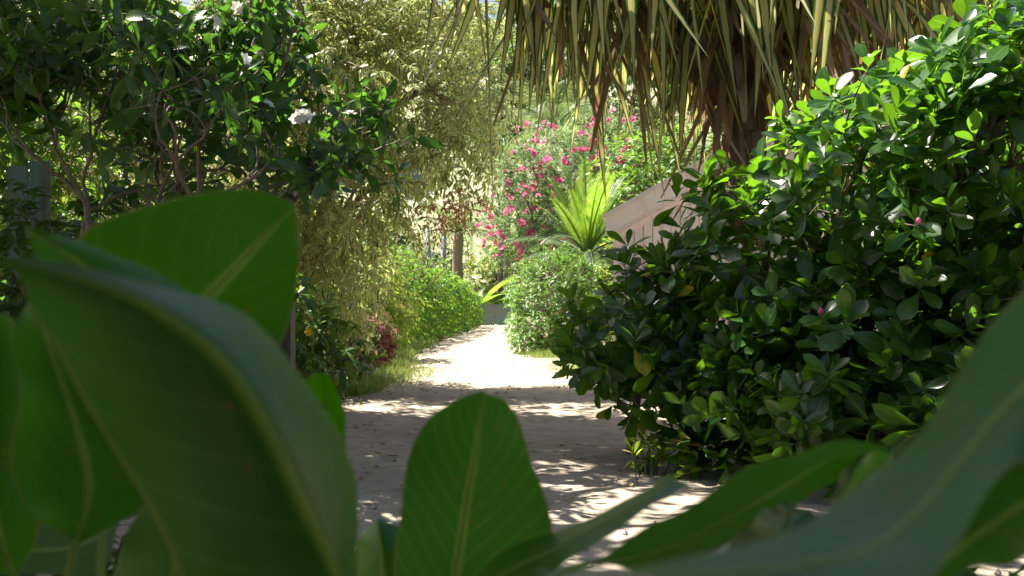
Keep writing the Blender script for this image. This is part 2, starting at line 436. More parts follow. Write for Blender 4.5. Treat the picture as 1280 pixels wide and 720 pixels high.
def shell(blobs, n, inner=0.72, zmin=None):
    """points with outward directions over superellipsoid blobs (centre, radii, power)"""
    w = np.array([(b[1][0] * b[1][1] + b[1][1] * b[1][2] + b[1][0] * b[1][2]) for b in blobs]); w /= w.sum()
    Ps, Ds = [], []
    for b, k in zip(blobs, rng.multinomial(n, w)):
        c, r = np.array(b[0]), np.array(b[1]); p = b[2] if len(b) > 2 else 2.0
        u = unit(rng.normal(0, 1, (k, 3)))
        q = u / (np.sum(np.abs(u) ** p, axis=1, keepdims=True) ** (1 / p))
        lump = 1 + 0.10 * np.sin(u[:, :1] * 7 + c[0] * 3) * np.sin(u[:, 1:2] * 6 + c[1]) + 0.08 * np.sin(u[:, 2:] * 9 + c[2] * 5)
        q = q * lump * rng.uniform(inner, 1.05, (k, 1))
        o = np.sign(q) * np.abs(q) ** (p - 1) / r
        Ps.append(c + q * r); Ds.append(unit(o))
    Pn, Dn = np.vstack(Ps), np.vstack(Ds)
    if zmin is not None:
        m = Pn[:, 2] > zmin; Pn, Dn = Pn[m], Dn[m]
    return Pn, Dn

def sprays(Pn, Dn, per, tlen, size, droop=0.5, splay=55, up=0.2, wood=None, wr=0.003, wmax=900):
    """short twigs leaving each point with leaves along them"""
    n = len(Pn)
    D0 = unit(Dn + rng.normal(0, 0.45, (n, 3)) + np.array([0, 0, up]))
    tl = tlen * rng.uniform(0.6, 1.2, n)
    PP, LL, NN, SS = [], [], [], []
    def at(t):
        p = Pn + D0 * (tl * t)[:, None]; p = p.copy(); p[:, 2] -= droop * tl * t ** 2
        d = D0.copy(); d[:, 2] -= 2 * droop * t
        return p, unit(d)
    for k in range(per):
        t = (k + 0.7) / per
        p, d = at(t)
        ref = np.array([[0, 0, 1.0]]) + rng.normal(0, 0.35, (n, 3))
        sx = unit(np.cross(d, ref)) * (1 if k % 2 else -1)
        sp = R_(splay) * (1 - 0.6 * (k == per - 1)) + rng.normal(0, 0.25, n)
        L = np.cos(sp)[:, None] * d + np.sin(sp)[:, None] * sx
        L[:, 2] -= 0.25 * droop
        PP.append(p); LL.append(L); NN.append(ref + 0.6 * Dn); SS.append(rng.uniform(size[0], size[1], n))
    if wood is not None:
        for i in (range(n) if n <= wmax else rng.choice(n, wmax, replace=False)):
            ts = np.array([-0.15, 0.3, 0.65, 1.0])
            pts = Pn[i] + D0[i] * (tl[i] * ts)[:, None]; pts[:, 2] -= droop * tl[i] * ts * np.abs(ts)
            wood.tube(pts, np.linspace(wr, wr * 0.4, 4), 3, cap=False)
    return np.vstack(PP), orient(np.vstack(LL), np.vstack(NN)), np.concatenate(SS)

def curve(a, b, n=6, bend=0.1, lift=0.0):
    a, b = np.asarray(a, float), np.asarray(b, float)
    t = np.linspace(0, 1, n)[:, None]; L = np.linalg.norm(b - a)
    o = rng.normal(0, bend * L, 3); o2 = rng.normal(0, bend * 0.4 * L, 3)
    pts = a + (b - a) * t + o * np.sin(np.pi * t) + o2 * np.sin(2 * np.pi * t)
    pts[:, 2] += lift * L * np.sin(np.pi * t[:, 0])
    return pts

def limbs(wood, base, ends, r0, tips=None, rt=0.006, sides=7, ntips=300, bend=0.08, r1=None):
    pts_all = []
    for e in ends:
        c = curve(base, e, 9, bend, 0.05)
        wood.tube(c, np.linspace(r0, r1 or r0 * 0.3, 9), sides)
        pts_all.append(c[2:])
    A = np.vstack(pts_all)
    if tips is not None and len(tips):
        sel = tips if len(tips) <= ntips else tips[rng.choice(len(tips), ntips, replace=False)]
        for t in sel:
            dd = np.linalg.norm(A - t, axis=1) + 0.6 * np.maximum(0, A[:, 2] - t[2])
            k = rng.choice(np.argsort(dd)[:4])
            wood.tube(curve(A[k], t, 5, 0.10, 0.03), np.linspace(rt, rt * 0.45, 5), 4, cap=False)
    return A

# ------------------------------------------------------------------ ground, path
def gz(x, y):
    x, y = np.asarray(x, float), np.asarray(y, float)
    h = np.clip(y - 62, 0, None)
    z = 0.34 * h * np.clip(h / 45, 0, 1) + 1.8 * np.sin(x * 0.05 + 1) * np.clip(h / 40, 0, 1) + 1.2 * np.sin(x * 0.13 + y * 0.07) * np.clip(h / 40, 0, 1)
    z = np.where(y > 230, z - 0.25 * (y - 230), z)
    return np.maximum(z, -5) + 0.0

def grid(xs, ys, zf):
    X, Y = np.meshgrid(xs, ys); Z = zf(X, Y)
    V = np.stack([X, Y, Z], -1).reshape(-1, 3); nx, ny = len(xs), len(ys)
    i = np.arange(nx * ny).reshape(ny, nx)
    Q = np.stack([i[:-1, :-1], i[:-1, 1:], i[1:, 1:], i[1:, :-1]], -1).reshape(-1, 4)
    return V, Q

xs = np.concatenate([np.linspace(-400, -20, 30), np.linspace(-18, 18, 60), np.linspace(20, 400, 30)])
ys = np.concatenate([np.linspace(-120, -4, 10), np.linspace(-3, 60, 70), np.linspace(62, 320, 80), np.linspace(330, 900, 12)])
V, Q = grid(xs, ys, lambda x, y: gz(x, y) + 0.02 * np.sin(x * 1.7) * np.sin(y * 1.3) * (y < 60) - 0.03)
me = mesh_np('ground', V, [Q], None, M['soil'])
me.materials.append(M['hill'])
mi = (V[Q].mean(axis=1)[:, 1] > 61).astype(np.int32)
me.polygons.foreach_set('material_index', mi)
tag(link('ground', me), None, kind='structure')

YK = np.array([-3, 4, 7, 10, 13.4, 18, 22, 26, 34, 42, 50, 60.0])
LK = np.array([-2.6, -2.3, -2.2, -2.15, -2.05, -2.0, -2.0, -2.05, -1.95, -1.6, -1.35, -1.3])
RK = np.array([3.2, 3.0, 2.6, 2.4, 2.3, 2.2, 1.6, 0.62, 0.5, 0.35, 0.3, 0.3])
def sand_relief(x, y):
    z = 0.010 * np.sin(x * 5.1 + 1.3 * np.sin(y * 2.1)) * np.sin(y * 4.3 + np.sin(x * 3.7))
    z += 0.014 * np.maximum(0, np.sin(x * 9.3 + 2 * np.sin(y * 1.3)) * np.sin(y * 7.7 + 2.2 * np.sin(x * 2.9))) ** 2
    z += 0.006 * np.sin(x * 13 + y * 9) * np.sin(y * 17 - x * 6) + 0.005 * np.sin(y * 31 + 3 * np.sin(x * 7)) * np.sin(x * 23 + y * 3)
    return z
py_ = np.concatenate([np.arange(-3, 3, 0.3), np.arange(3, 15, 0.045), np.arange(15, 30, 0.12), np.arange(30, 60.1, 0.5)])
uu = np.linspace(0, 1, 100)
Lf, Rf = np.interp(py_, YK, LK), np.interp(py_, YK, RK)
Lf = Lf + 0.08 * np.sin(py_ * 2.3) + 0.05 * np.sin(py_ * 5.1); Rf = Rf + 0.06 * np.sin(py_ * 1.9 + 1) + 0.05 * np.sin(py_ * 4.7)
X = Lf[:, None] + (Rf - Lf)[:, None] * uu; Y = np.repeat(py_[:, None], 100, 1)
edge = np.minimum(uu, 1 - uu)[None, :]
Z = 0.022 + sand_relief(X, Y) - 0.05 * np.clip(1 - edge / 0.04, 0, 1) ** 2
V = np.stack([X, Y, Z], -1).reshape(-1, 3); i = np.arange(V.shape[0]).reshape(len(py_), 100)
Q = np.stack([i[:-1, :-1], i[:-1, 1:], i[1:, 1:], i[1:, :-1]], -1).reshape(-1, 4)
tag(link('path', mesh_np('path', V, [Q], None, M['sand'])), None, kind='structure')

# pebbles and litter on the sand
n = 900
yy = 3.5 + 20 * rng.random(n) ** 1.4; xx = np.interp(yy, YK, LK) + 0.15 + rng.random(n) * (np.interp(yy, YK, RK) - np.interp(yy, YK, LK) - 0.3)
mb = MB()
for x, y in zip(xx, yy):
    s = 0.004 + 0.02 * rng.random() ** 3
    u = np.array([[0, 0, 1], [1, 0, 0], [0, 1, 0], [-1, 0, 0], [0, -1, 0], [0, 0, -1.0]]) * s * rng.uniform(0.6, 1.3, (6, 3))
    mb.add(u + [x, y, 0.024 + s * 0.3], None, [(0, 1, 2), (0, 2, 3), (0, 3, 4), (0, 4, 1), (5, 2, 1), (5, 3, 2), (5, 4, 3), (5, 1, 4)])
tag(mb.build('gravel', M['stone'], smooth=False), 'tiny pale pebbles strewn over the sandy path', 'gravel', kind='stuff')
n = 900
yy = 4 + 18 * rng.random(n) ** 1.2; a = np.interp(yy, YK, LK); b = np.interp(yy, YK, RK)
side = rng.random(n); xx = np.where(side < 0.55, a + rng.exponential(0.35, n), a + rng.random(n) * (b - a))
pos = np.stack([xx, yy, 0.034 + sand_relief(xx, yy)], -1)
L = rng.normal(0, 1, (n, 3)); L[:, 2] = rng.normal(0, 0.12, n)
lt = link('leaf_litter', None); bpy.data.objects.remove(lt)
T, Qt, UV = leaf_tmpl('elliptic', 0.45, 3, 0.5, -0.1)
s = rng.uniform(0.03, 0.075, n); Rm = orient(L, np.array([[0, 0, 1.0]]) + rng.normal(0, 0.3, (n, 3)))
W = np.einsum('nij,nkj->nki', Rm, T[None] * s[:, None, None]) + pos[:, None]
me = mesh_np('leaf_litter', W.reshape(-1, 3), [(Qt[None] + (np.arange(n) * len(T))[:, None, None]).reshape(-1, 4)], np.tile(UV, (n, 1)), M['litter'])
tag(link('leaf_litter', me), 'scattered dry brown leaves lying on the sand', 'leaf litter', kind='stuff')

mb = MB()
for k in range(110):
    y = 4.2 + 15 * rng.random() ** 1.3; a_, b_ = np.interp(y, YK, LK), np.interp(y, YK, RK)
    x = a_ + (rng.random() ** 1.6) * (b_ - a_ - 0.2) + 0.1; L_ = rng.uniform(0.05, 0.22); az = rng.uniform(0, 6.28)
    c = np.array([x, y, 0.036]); d = np.array([math.cos(az), math.sin(az), 0]) * L_ / 2
    mb.tube(np.array([c - d, c + rng.normal(0, 0.012, 3) * [1, 1, .2], c + d]), rng.uniform(0.0015, 0.0035), 4)
tag(mb.build('fallen_twigs', M['twig']), 'thin dry twigs littering the sandy path', 'twigs', kind='stuff')

# grass verge
def grass_patch(name, label, spots, n, hmin, hmax):
    c = np.array([spots[k] for k in rng.integers(0, len(spots), n)])
    pos = np.stack([c[:, 0] + rng.normal(0, 1, n) * c[:, 2], c[:, 1] + rng.normal(0, 1, n) * c[:, 3], np.zeros(n) - 0.01], -1)
    L = np.stack([rng.normal(0, 0.45, n), rng.normal(0, 0.45, n), np.ones(n)], -1)
    T, Qt, UV = leaf_tmpl('blade', 0.055, 3, 0.3, 0.35)
    s = rng.uniform(hmin, hmax, n); Rm = orient(L, rng.normal(0, 1, (n, 3)))
    W = np.einsum('nij,nkj->nki', Rm, T[None] * s[:, None, None]) + pos[:, None]
    me = mesh_np(name, W.reshape(-1, 3), [(Qt[None] + (np.arange(n) * len(T))[:, None, None]).reshape(-1, 4)], np.tile(UV, (n, 1)), M['grass'])
    tag(link(name, me), label, 'grass', kind='stuff')
grass_patch('grass', 'uneven grass verge between the path and the shrubs', [(-2.05, 15.8, .25, .6), (-1.85, 16.8, .3, .8), (-1.95, 18.0, .3, 1.0), (-2.15, 19.5, .22, 1.0), (-2.3, 21.5, .2, 1.0), (-2.45, 24, .2, 1.3), (-2.3, 29, .12, 2), (-2.0, 14.3, .12, .35), (1.5, 20.5, .4, .8), (0.75, 23.2, .25, .3), (1.2, 18, .3, .8)], 13000, 0.06, 0.24)

# ------------------------------------------------------------------ steel gate at the end of the path
gy = 52.0
g = thing('garden_gate', 'low grey-green steel gate closing the far end of the path', 'gate', (-0.5, gy, 0.0))
goff = (-0.5, gy, 0)
for x in (-1.55, -0.86, -0.17, 0.52):
    mb = MB(); mb.box((x, gy, 0.52), (0.07, 0.07, 1.06)); mb.box((x, gy, 1.06), (0.085, 0.085, 0.02)); mb.build('post', M['gate'], g, goff, False)
for x0, x1 in ((-1.51, -0.90), (-0.82, -0.21), (-0.13, 0.48)):
    mb = MB(); mb.box(((x0 + x1) / 2, gy, 0.98), (x1 - x0, 0.04, 0.04)); mb.build('rail', M['gate'], g, goff, False)
    mb = MB(); mb.box(((x0 + x1) / 2, gy, 0.10), (x1 - x0, 0.04, 0.04)); mb.build('rail', M['gate'], g, goff, False)
    mb = MB(); mb.box(((x0 + x1) / 2, gy, 0.54), (x1 - x0 - 0.01, 0.012, 0.83)); pn = mb.build('panel', M['gate'], g, goff, False)

# two steel poles on the slope
for (px, t, b, lean, lab) in ((541, 283, 326, -0.10, 'grey steel pole leaning over behind the clipped hedge'), (555, 292, 326, 0.0, 'upright grey steel pole beside the leaning one behind the hedge')):
    d = 57.0
    tp = P(px + lean * 70, t, d); bt = np.array([P(px, b, d)[0], d, 0.0])
    o = thing('steel_pole', lab, 'pole', bt)
    mb = MB(); mb.tube([bt - [0, 0, 0.1], (bt + tp) / 2, tp], 0.11, 10); mb.build('shaft', M['pole'], o, bt)
    mb = MB(); mb.tube([tp, tp + [0, 0, 0.06]], [0.13, 0.10], 10); mb.build('cap', M['pole'], o, bt)

# ------------------------------------------------------------------ house with white gable
hy = 14.0
H = thing('house', 'white house gable with sloping white eaves board behind the screw pine', 'house', (1.3, hy, 0))
ho = np.array([1.3, hy, 0.0])
H.rotation_euler = (0, 0, R_(-8))
sl = 0.56; ex, ez = P(757, 276, hy)[0], P(757, 276, hy)[2]
peak = 3.35
def roofz(x): return ez + sl * (x - ex) if x < peak else ez + sl * (peak - ex) - sl * (x - peak)
pw = 0.115; x = 1.30; wl = None
wallmb = MB()
wv = [(1.31, hy + 0.09, 0), (5.4, hy + 0.09, 0), (5.4, hy + 0.09, roofz(5.4)), (peak, hy + 0.09, roofz(peak) - .05), (1.31, hy + 0.09, roofz(1.31) - .05)]
bv = [(a, b + 6, c) for a, b, c in wv]
wallmb.add(np.array(wv + bv), [(0, 1, 6, 5), (1, 2, 7, 6), (2, 3, 8, 7), (3, 4, 9, 8), (4, 0, 5, 9)], [(0, 1, 2), (0, 2, 3), (0, 3, 4), (5, 7, 6), (5, 8, 7), (5, 9, 8)])
wall = wallmb.build('wall', M['siding'], H, ho, False)
while x < 5.3:
    zt0, zt1 = roofz(x) - 0.06, roofz(x + pw - 0.009) - 0.06
    y0, y1 = hy + 0.055, hy + 0.083
    V = [(x, y0, 0.02), (x + pw - 0.009, y0, 0.02), (x + pw - 0.009, y0, zt1), (x, y0, zt0), (x, y1, 0.02), (x + pw - 0.009, y1, 0.02), (x + pw - 0.009, y1, zt1), (x, y1, zt0)]
    mb = MB(); mb.add(V, [(0, 1, 2, 3), (4, 7, 6, 5), (0, 3, 7, 4), (1, 5, 6, 2), (3, 2, 6, 7), (0, 4, 5, 1)])
    mb.build('plank', M['siding'], wall, ho, False); x += pw
def slope_board(name, x0, x1, dz0, dz1, y0, y1, mat, parent=None):
    V = []
    for y in (y0, y1):
        for xx in (x0, x1):
            V += [(xx, y, ez + sl * (xx - ex) + dz0), (xx, y, ez + sl * (xx - ex) + dz1)]
    mb = MB(); mb.add(V, [(0, 2, 3, 1), (4, 5, 7, 6), (0, 1, 5, 4), (2, 6, 7, 3), (1, 3, 7, 5), (0, 4, 6, 2)])
    return mb.build(name, mat, parent or H, ho, False)
roof = slope_board('roof', ex - 0.03, peak, 0.03, 0.085, hy - 0.10, hy + 6.5, M['house_white'])
mb = MB(); zp = roofz(peak)
V = []
for y in (hy - 0.10, hy + 6.5):
    V += [(peak, y, zp + .03), (peak, y, zp + .085), (5.7, y, zp - sl * (5.7 - peak) + .03), (5.7, y, zp - sl * (5.7 - peak) + .085)]
mb.add(V, [(0, 2, 3, 1), (4, 5, 7, 6), (0, 1, 5, 4), (2, 6, 7, 3), (1, 3, 7, 5), (0, 4, 6, 2)])
mb.build('roof_slope', M['house_white'], H, ho, False)
slope_board('bargeboard', ex, peak, -0.19, 0.027, hy - 0.06, hy - 0.02, M['house_white'], roof)
slope_board('soffit_board', ex + 0.10, peak, -0.23, -0.193, hy - 0.055, hy + 0.05, M['siding'], roof)
slope_board('eaves_trim', ex + 0.12, peak, -0.32, -0.235, hy + 0.02, hy + 0.052, M['house_white'], roof)
slope_board('lower_board', ex + 0.55, 3.2, -0.92, -0.80, hy - 0.35, hy - 0.30, M['house_white'])
k = 0
for xx in np.arange(ex + 0.20, 3.4, 0.20):
    slope_board('tile', xx, xx + 0.19, -1.00, -0.93 + 0.01 * (k % 2), hy - 0.52, hy + 0.05, M['terracotta']); k += 1
mb = MB()
Vl = []
for y in (hy - 0.34, hy - 0.02):
    for xx in (1.31, 3.4): Vl += [(xx, y, 0.0), (xx, y, ez + sl * (xx - ex) - 1.01)]
mb.add(Vl, [(0, 2, 3, 1), (4, 5, 7, 6), (0, 1, 5, 4), (2, 6, 7, 3), (1, 3, 7, 5), (0, 4, 6, 2)])
mb.build('low_wall', M['siding'], H, ho, False)
mb = MB(); mb.box((1.295, hy + 0.03, (roofz(1.29) - .3) / 2), (0.05, 0.06, roofz(1.29) - .3)); mb.build('corner_board', M['house_white'], H, ho, False)

# teal plank screen and timber pillar on the left
T0 = np.array([-4.1, 9.6, 0]); tf = thing('plank_fence', 'weathered pale teal plank fence behind the white-flowered tree', 'fence', T0)
for k in range(5):
    xx = -4.24 + k * 0.19; h = 2.35 + 0.06 * math.sin(k * 2.3) - 0.5 * (k > 1)
    mb = MB(); mb.box((xx, 9.6 + 0.01 * math.sin(k * 3), h / 2), (0.175, 0.025, h)); mb.build('plank', M['teal'], tf, T0, False)
for z in (0.5, 1.55):
    mb = MB(); mb.box((-3.86, 9.66, z), (0.95, 0.06, 0.09)); mb.build('rail', M['timber'], tf, T0, False)
T1 = np.array([-2.27, 11.0, 0]); tp = thing('timber_pillar', 'square grey-brown timber pillar standing under the cream variegated tree', 'pillar', T1)
mb = MB(); mb.box((-2.27, 11, 1.1), (0.24, 0.24, 2.2)); mb.build('shaft', M['timber'], tp, T1, False)
mb = MB(); mb.box((-2.27, 11, 2.235), (0.30, 0.30, 0.06)); mb.build('cap', M['timber'], tp, T1, False)
T2 = np.array([-2.8, 19.6, 0]); pf = thing('picket_fence', 'short run of pale timber pickets half hidden by undergrowth', 'fence', T2)
for k in range(6):
    xx = -3.05 + k * 0.135; h = 0.86 + 0.05 * math.sin(k * 1.9)
    mb = MB(); mb.box((xx, 19.6, h / 2), (0.085, 0.03, h)); V = mb.V[0]
    mb.build('picket', M['pale_timber'], pf, T2, False)
mb = MB(); mb.box((-2.72, 19.64, 0.55), (0.85, 0.04, 0.07)); mb.build('rail', M['pale_timber'], pf, T2, False)

# ------------------------------------------------------------------ glossy shrub on the right
CB = np.array([1.95, 8.2, 0.0])
cl = thing('glossy_shrub', 'big rounded shrub with glossy paddle-shaped dark green leaves beside the path', 'shrub', CB)
blobs = [((0.92, 8.3, 0.98), (0.58, 0.75, 0.58)), ((1.72, 8.1, 1.32), (0.72, 0.95, 0.82)), ((2.40, 7.5, 1.95), (0.78, 1.0, 0.86)),
         ((3.15, 7.2, 1.95), (0.95, 1.1, 1.02)), ((2.55, 7.3, 0.85), (1.05, 0.95, 0.72)), ((1.65, 7.9, 0.72), (0.72, 0.75, 0.52)), ((3.5, 7.6, 1.0), (0.8, 1.0, 0.9)), ((3.05, 7.0, 2.62), (0.62, 0.7, 0.42)), ((2.35, 6.9, 0.48), (1.1, 0.7, 0.42)), ((1.5, 7.5, 0.45), (0.6, 0.6, 0.38))]
Pn, Dn = shell(blobs, 1400, 0.62, 0.10)
D = unit(Dn * 0.8 + np.array([0, 0, 0.55]) + rng.normal(0, 0.3, (len(Pn), 3)))
low = Pn[:, 2] < 0.75
D[low] = unit(Dn[low] + np.array([0, 0, -0.15]) + rng.normal(0, 0.25, (low.sum(), 3)))
tm = [leaf_tmpl('obovate', 0.50, 7, 0.18, 0.12), leaf_tmpl('obovate', 0.46, 7, 0.30, 0.22, 0.15), leaf_tmpl('obovate', 0.54, 7, 0.12, 0.05, -0.12)]
pos, Rm, s = rosettes(Pn, D, 8, (35, 95), (0.16, 0.26))
wood = MB(); tips = Pn - D * 0.03
ends = [np.array(b[0]) + rng.normal(0, 0.1, 3) for b in blobs] + [np.array([1.0, 8.3, 1.3]), np.array([2.0, 7.9, 1.9]), np.array([3.0, 7.4, 2.7]), np.array([2.4, 7.2, 2.4])]
limbs(wood, CB + [0, 0, -0.05], ends, 0.05, tips, 0.008, 7, 700, 0.10)
wood.build('branches', M['bark'], cl, CB, kind='stuff')
mb = MB(); mb.tube(curve(P(784, 570, 8.6) * [1, 1, 0] + [0, 0, -0.04], [1.02, 8.3, 0.8], 6, 0.04), np.linspace(0.035, 0.022, 6), 8); mb.build('stem', M['bark'], cl, CB)
foliage(cl, tm, M['clusia'], pos, Rm, s, 'foliage', 'leaf', 300, CB, 28)
# pink buds
for (px, py, d) in ((1031, 294, 6.45), (1095, 215, 6.3)):
    k = np.argmin(np.linalg.norm(Pn - P(px, py, d), axis=1)); c = Pn[k] + D[k] * 0.035; mb = MB()
    mb.tube([c - [0, 0, .02], c - [0, 0, .008], c + [0, 0, .008], c + [0, 0, .022]], [0.006, 0.017, 0.016, 0.004], 8)
    mb.build('bud', M['petal_pink'], cl, CB)
# seedling under it
SB = np.array([0.93, 7.55, 0.0])
sd = thing('seedling', 'low clump of bright green seedling leaves under the glossy shrub', 'plant', SB)
tips = SB + np.stack([rng.normal(0.1, 0.22, 26), rng.normal(0, 0.2, 26), rng.uniform(0.05, 0.30, 26)], -1)
wood = MB()
for t in tips: wood.tube(curve(SB + (t - SB) * [0.7, 0.7, 0] + [0, 0, 0.0], t, 4, 0.08), [0.005, 0.004, 0.004, 0.003], 4)
wood.build('stems', M['under'], sd, SB, kind='stuff')
pos, Rm, s = rosettes(tips, rng.normal(0, 0.3, (26, 3)) + [0, 0, 1], 6, (45, 85), (0.08, 0.13))
foliage(sd, tm, M['lime'], pos, Rm, s, 'foliage', 'leaf', 100, SB, 8)

# ------------------------------------------------------------------ screw pine with hanging striped leaves
PB = np.array([2.28, 10.6, 0.0])
pn = thing('screw_pine', 'screw pine with hanging cream-striped leaves and a skirt of dead brown ones', 'tree', PB)
heads = [np.array(h) for h in ((2.05, 10.4, 4.35), (0.95, 9.9, 4.45), (3.35, 10.7, 4.5), (1.5, 10.5, 4.75), (2.7, 10.0, 4.6), (4.1, 10.9, 4.7), (0.35, 9.9, 4.5))]
tr = curve(PB - [0, 0, 0.1], heads[0], 14, 0.015)
mb = MB(); mb.tube(tr, 0.20 + 0.012 * np.sin(np.arange(14) * 2.4) - 0.005 * np.arange(14), 14); tko = mb.build('trunk', M['red_bark'], pn, PB)
for h in heads[1:]:
    mb = MB(); mb.tube(curve(tr[9] if h[2] < 4.7 else tr[10], h, 7, 0.06), np.linspace(0.13, 0.10, 7), 10); mb.build('branch', M['red_bark'], tko, PB)
for k in range(7):
    a = k / 7 * 6.28
    b = PB + [0.55 * math.cos(a), 0.55 * math.sin(a), -0.05]
    mb = MB(); mb.tube(curve(b, PB + [0.1 * math.cos(a), 0.1 * math.sin(a), 0.9 + 0.2 * (k % 2)], 5, 0.03), np.linspace(0.035, 0.045, 5), 7); mb.build('prop_root', M['red_bark'], pn, PB)

def strap(Lg, e0, e1, kfast, width, kink=None, twist=0.0, nseg=12, broken=False, fold=0.35, sway=0.0):
    """ribbon leaving the origin along +x at elevation e0 and bending over to e1"""
    ds = Lg / nseg; p = np.array([0.0, 0, 0]); V, UV = [], []
    for i in range(nseg + 1):
        t = i / nseg
        e = e0 + (e1 - e0) * min(1, (t * kfast) ** 1.3 if kfast * t < 1 else 1)
        if kink and t > kink[0]: e = kink[1]
        d = np.array([math.cos(e), math.sin(sway * t), math.sin(e)]); d /= np.linalg.norm(d)
        if i: p = p + d * ds
        w = width * 0.5 * (min(1, (1 - t) * 2.6 + (0.45 if broken else 0.03)) * (0.75 + 0.25 * min(1, t * 6)))
        tw = twist * t
        nrm = np.array([-d[2], 0, d[0]]); side = np.array([0, 1.0, 0])
        sx = side * math.cos(tw) + nrm * math.sin(tw); nn = -side * math.sin(tw) + nrm * math.cos(tw)
        for k, u in ((-1, 0), (0, .5), (1, 1)):
            V.append(p + sx * k * w + nn * abs(k) * fold * w); UV.append((u, t))
    Q = []
    for i in range(nseg):
        a = i * 3; Q += [(a, a + 1, a + 4, a + 3), (a + 1, a + 2, a + 5, a + 4)]
    return np.array(V), np.array(Q), np.array(UV)
live = []
for k in range(16):
    kink = (rng.uniform(0.3, 0.5), R_(rng.uniform(-92, -70))) if k % 3 == 0 else None
    live.append(mesh_np('striped_leaf', *(lambda a: (a[0], [a[1]], a[2]))(strap(rng.uniform(1.5, 2.8), R_(rng.uniform(-20, 50)), R_(rng.uniform(-100, -62)), rng.uniform(1.1, 2.4), rng.uniform(0.080, 0.120), kink, rng.normal(0, 0.7), sway=rng.normal(0, 0.15))), M['pand']))
dead = []
for k in range(16):
    dead.append(mesh_np('dead_leaf', *(lambda a: (a[0], [a[1]], a[2]))(strap(rng.uniform(0.7, 1.5), R_(rng.uniform(-70, 10)), R_(rng.uniform(-105, -45)), rng.uniform(1.2, 4.5), rng.uniform(0.04, 0.085), None, rng.normal(0, 1.6), broken=(k % 2 == 0), fold=0.8, sway=rng.normal(0, 0.25))), M['dead']))
def put(mes, name, p, az, sc, parent):
    mw = Matrix.Translation(Vector(p - PB)) @ Matrix.Rotation(az, 4, 'Z') @ Matrix.Rotation(rng.normal(0, 0.13), 4, 'X') @ Matrix.Rotation(rng.normal(0, 0.10), 4, 'Y') @ Matrix.Diagonal((*sc, 1.0))
    link(name, mes, parent, mw=mw)
nl = 0
for hi, (h, cnt) in enumerate(zip(heads, (62, 60, 38, 30, 46, 30, 48))):
    for k in range(cnt):
        az = k * 2.39996 + rng.normal(0, 0.1)
        p = h + [0.07 * math.cos(az), 0.07 * math.sin(az), rng.uniform(-0.35, 0.35)]
        f = rng.uniform(0.75, 1.12)
        put(live[rng.integers(0, 16)], 'striped_leaf', p, az, (f * rng.uniform(0.75, 1.1), 1.0, f), pn)
for hi, (h, cnt) in enumerate(zip(heads, (58, 22, 30, 8, 46, 22, 8))):
    for k in range(cnt):
        az = k * 2.39996 + rng.normal(0, 0.2)
        p = h + [0.1 * math.cos(az), 0.1 * math.sin(az), rng.uniform(-0.95, -0.2)]
        f = rng.uniform(0.7, 1.15)
        put(dead[rng.integers(0, 16)], 'dead_leaf', p, az, (f * rng.uniform(0.45, 1.15), 1.0, f), pn)
for k in range(46):
    az = k * 2.39996; z = rng.uniform(2.1, 3.6)
    c = tr[np.argmin(np.abs(tr[:, 2] - z))]
    put(dead[rng.integers(0, 16)], 'dead_leaf', np.array([c[0], c[1], z]) + [0.16 * math.cos(az), 0.16 * math.sin(az), 0], az, (rng.uniform(0.4, 0.8), 1.0, rng.uniform(0.45, 0.95)), pn)

# ------------------------------------------------------------------ white-flowered tree on the left
GB = np.array([-2.35, 7.7, 0.0])
gd = thing('flowering_tree', 'dark multi-stemmed tree with white flowers and bare twisting branches', 'tree', GB)
wood = MB(); tips, tipd = [], []
def grow(p, d, L, r, depth):
    n = 5; pts = [p]; q = p.copy(); dd = d.copy()
    for i in range(n):
        dd = unit(dd + rng.normal(0, 0.22, 3) + np.array([0, 0, 0.05])); q = q + dd * L / n; pts.append(q)
    wood.tube(pts, np.linspace(r, r * 0.72, n + 1), 6 if depth > 2 else 4, cap=False)
    if depth <= 2: tips.append(q); tipd.append(dd)
    if depth == 0: return
    for k in range(2 if rng.random() < 0.62 else 3):
        nd = unit(dd + rng.normal(0, 0.55, 3) + np.array([0, 0, 0.12 if q[2] < 2.6 else -0.12]))
        grow(q, nd, L * rng.uniform(0.68, 0.92), r * 0.66, depth - 1)
for k, (tx, ty) in enumerate(((-0.75, -0.1), (-0.38, -0.35), (0.0, 0.2), (0.32, -0.25), (0.62, 0.15), (-0.2, 0.35), (0.45, -0.5), (-0.95, 0.3))):
    b = GB + [0.22 * tx, 0.22 * ty, -0.05]
    st = curve(b, GB + [0.55 * tx, 0.55 * ty, 1.35], 7, 0.05)
    wood.tube(st, np.linspace(0.045, 0.028, 7), 8, cap=False)
    grow(st[-1], unit(np.array([tx, ty, 1.1])), 0.55, 0.024, 5)
